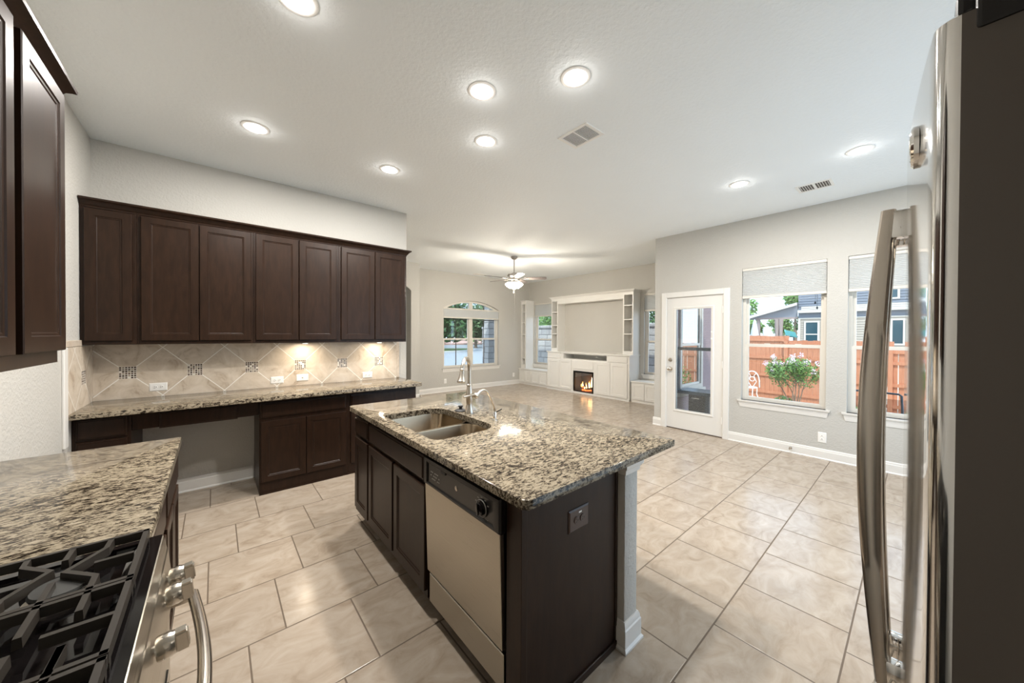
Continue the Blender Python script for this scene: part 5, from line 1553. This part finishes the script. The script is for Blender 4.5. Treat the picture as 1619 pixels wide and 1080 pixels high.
# living room side: stone wall outside the media-wall windows
mb = MB(); mb.box(9.3, 9.55, 3.2, 13.0, -.3, 1.72, .02); mb.box(9.26, 9.59, 3.2, 13.0, 1.72, 1.82, .02)
o = solo('stone_wall', mb, 'limestone', 'limestone block garden wall outside the living room side windows', 'wall', (9.42, 8, -.3), smooth=0)
mb = MB(); mb.box(XT + .15, 9.25, 2.75, 20, -.4, -.18); struct('side_yard_ground', mb, 'gravel', smooth=0)
for i, y in enumerate((5.8, 8.1, 10.4, 12.7)):
    c = (10.9, y, 2.1); mb = MB()
    for k in range(5): leaves(mb, (10.9 + random.Random(i * 7 + k).uniform(-.3, .3), y + (k - 2) * .16, 1.9 + random.Random(i + k * 3).uniform(-.6, 1.0)), .55, 300, .075, 200 + i * 9 + k, 1.0, .1)
    t = thing('hedge_bush', ['dark green bush above the stone wall, rightmost, behind the right living room window', 'dark green bush above the stone wall behind the media hutch', 'dark green bush above the stone wall seen in the window beside the bookcase', 'dark green bush above the far end of the stone wall'][i], 'bush', (10.9, y, -.3), 'bushes behind the stone wall')
    part('foliage', mb, 'leaf_dark' if i != 2 else 'leaf', t, smooth=0)
    mb = MB(); mb.tube([(10.9, y, -.35), (10.9, y + .1, 1.9)], .08, 8); part('trunk', mb, 'bark', t)

# street side, outside the arched window
mb = MB(); mb.box(-40, 60, 8.9, 90, -.60, -.30); struct('street', mb, 'asphalt', smooth=0)
mb = MB(); mb.box(-30, 7.6, 8.05, 20, -.32, -.28); struct('front_walk', mb, 'concrete', smooth=0)
def island(poly, z0, z1, name, mat):
    mb = MB(); k = len(poly); mb.add([(x, y, z0) for x, y in poly] + [(x, y, z1) for x, y in poly], [list(range(k))[::-1], list(range(k, 2 * k))] + [[i, (i + 1) % k, k + (i + 1) % k, k + i] for i in range(k)])
    return struct(name, mb, mat, smooth=0)
island([(6, 29.5), (16, 29.0), (21, 31), (23.5, 34.0), (20, 38), (6, 40)], -.32, -.20, 'lawn_kerb', 'concrete')
island([(6, 30.3), (16, 29.9), (20.5, 31.7), (22.5, 34.0), (19.5, 37.2), (6, 39.2)], -.22, -.17, 'lawn', 'grass')
island([(-30, 46), (60, 52), (60, 90), (-30, 90)], -.32, -.1, 'far_lawn', 'brick')
t = thing('street_house', 'pinkish brick house across the street, left in the arched window', 'house', (24, 52, -.1))
mb = MB(); mb.box(18, 28.5, 50, 58, -.1, 3.3); part('wall', mb, 'brick', t, smooth=0)
mb = MB(); mb.add([(17.4, 49.4, 3.3), (29.1, 49.4, 3.3), (29.1, 58.6, 3.3), (17.4, 58.6, 3.3), (21, 54, 6), (25.5, 54, 6)], [[3, 2, 1, 0], [0, 1, 5, 4], [1, 2, 5], [2, 3, 4, 5], [3, 0, 4]]); part('roof', mb, 'roof_shingle', t, smooth=0)
mb = MB(); mb.box(25.2, 27.6, 49.9, 50.05, -.1, 2.2); part('garage_door', mb, 'house_trim', t, smooth=0)
for i, (x, y, h, r) in enumerate(((18.0, 32.5, 6.0, 3.4), (25.6, 37.2, 6.4, 3.9), (34, 46, 7.0, 5.0), (45.5, 48.5, 7.0, 5.0), (19, 44.0, 6.4, 4.2), (57, 54, 7.6, 5.2))):
    tree(x, y, -.2, h, r, ['street tree on the lawn, leftmost in the arched window', 'street tree behind the lawn near the arched window mullion', 'green tree right of the arched window mullion', 'green tree beside the stone porch pillar', 'tree in front of the brick house across the street', 'far tree at the right side of the arched window'][i], 20 + i, 'leaf' if i > 1 else 'leaf_dark', 3600, 'street trees', .30)
for i, x in enumerate((26, 38, 50, 62, 76)):
    tree(x, 74 + (i % 2) * 3, -.1, 7.6, 5.6, ['big far tree behind the brick house at the left of the arched window', 'big far tree left of the arched window mullion', 'big far tree behind the arched window mullion', 'big far tree right of the arched window mullion', 'big far tree behind the stone porch pillar'][i], 70 + i, 'leaf_dark' if i % 2 else 'leaf', 2600, 'far street trees', .5)
mb = MB(); mb.box(7.25, 7.53, 9.75, 10.02, -.35, 2.75)
solo('porch_pillar', mb, 'limestone', 'square stone porch pillar outside the arched window', 'pillar', (7.31, 9.95, -.35), smooth=0)
t = thing('porch_roof', 'tan gabled porch roof outside the top of the arched window', 'roof', (8, 10, 2.75))
mb = MB(); f = face_my(0, 9.70); mb.prism([(4.9, 4.6), (4.9, 4.4), (7.6, 2.85), (7.7, 2.75), (7.9, 2.75), (7.9, 2.95)], f, -2.5, .3); part('rake', mb, 'house_trim', t, smooth=0)

for i, (y, z) in enumerate(((0.903, 1.911), (0.883, 1.843))):
    t = thing('pull_chain', ['dark pull chain outside the kitchen window, the shorter of two', 'dark pull chain outside the kitchen window, the longer of two'][i], 'chain', (6.05, y, z), 'pull chains outside the kitchen window')
    mb = MB(); mb.tube([(6.05, y, z + .02), (6.05, y, H + .149)], .002, 6); part('chain', mb, 'dark_frame', t)
    mb = MB(); mb.lathe([(.002, .030), (.010, .018), (.011, .004), (.005, -.006)], (6.05, y, z), (0, 0, 1), 12); part('bob', mb, 'dark_frame', t)
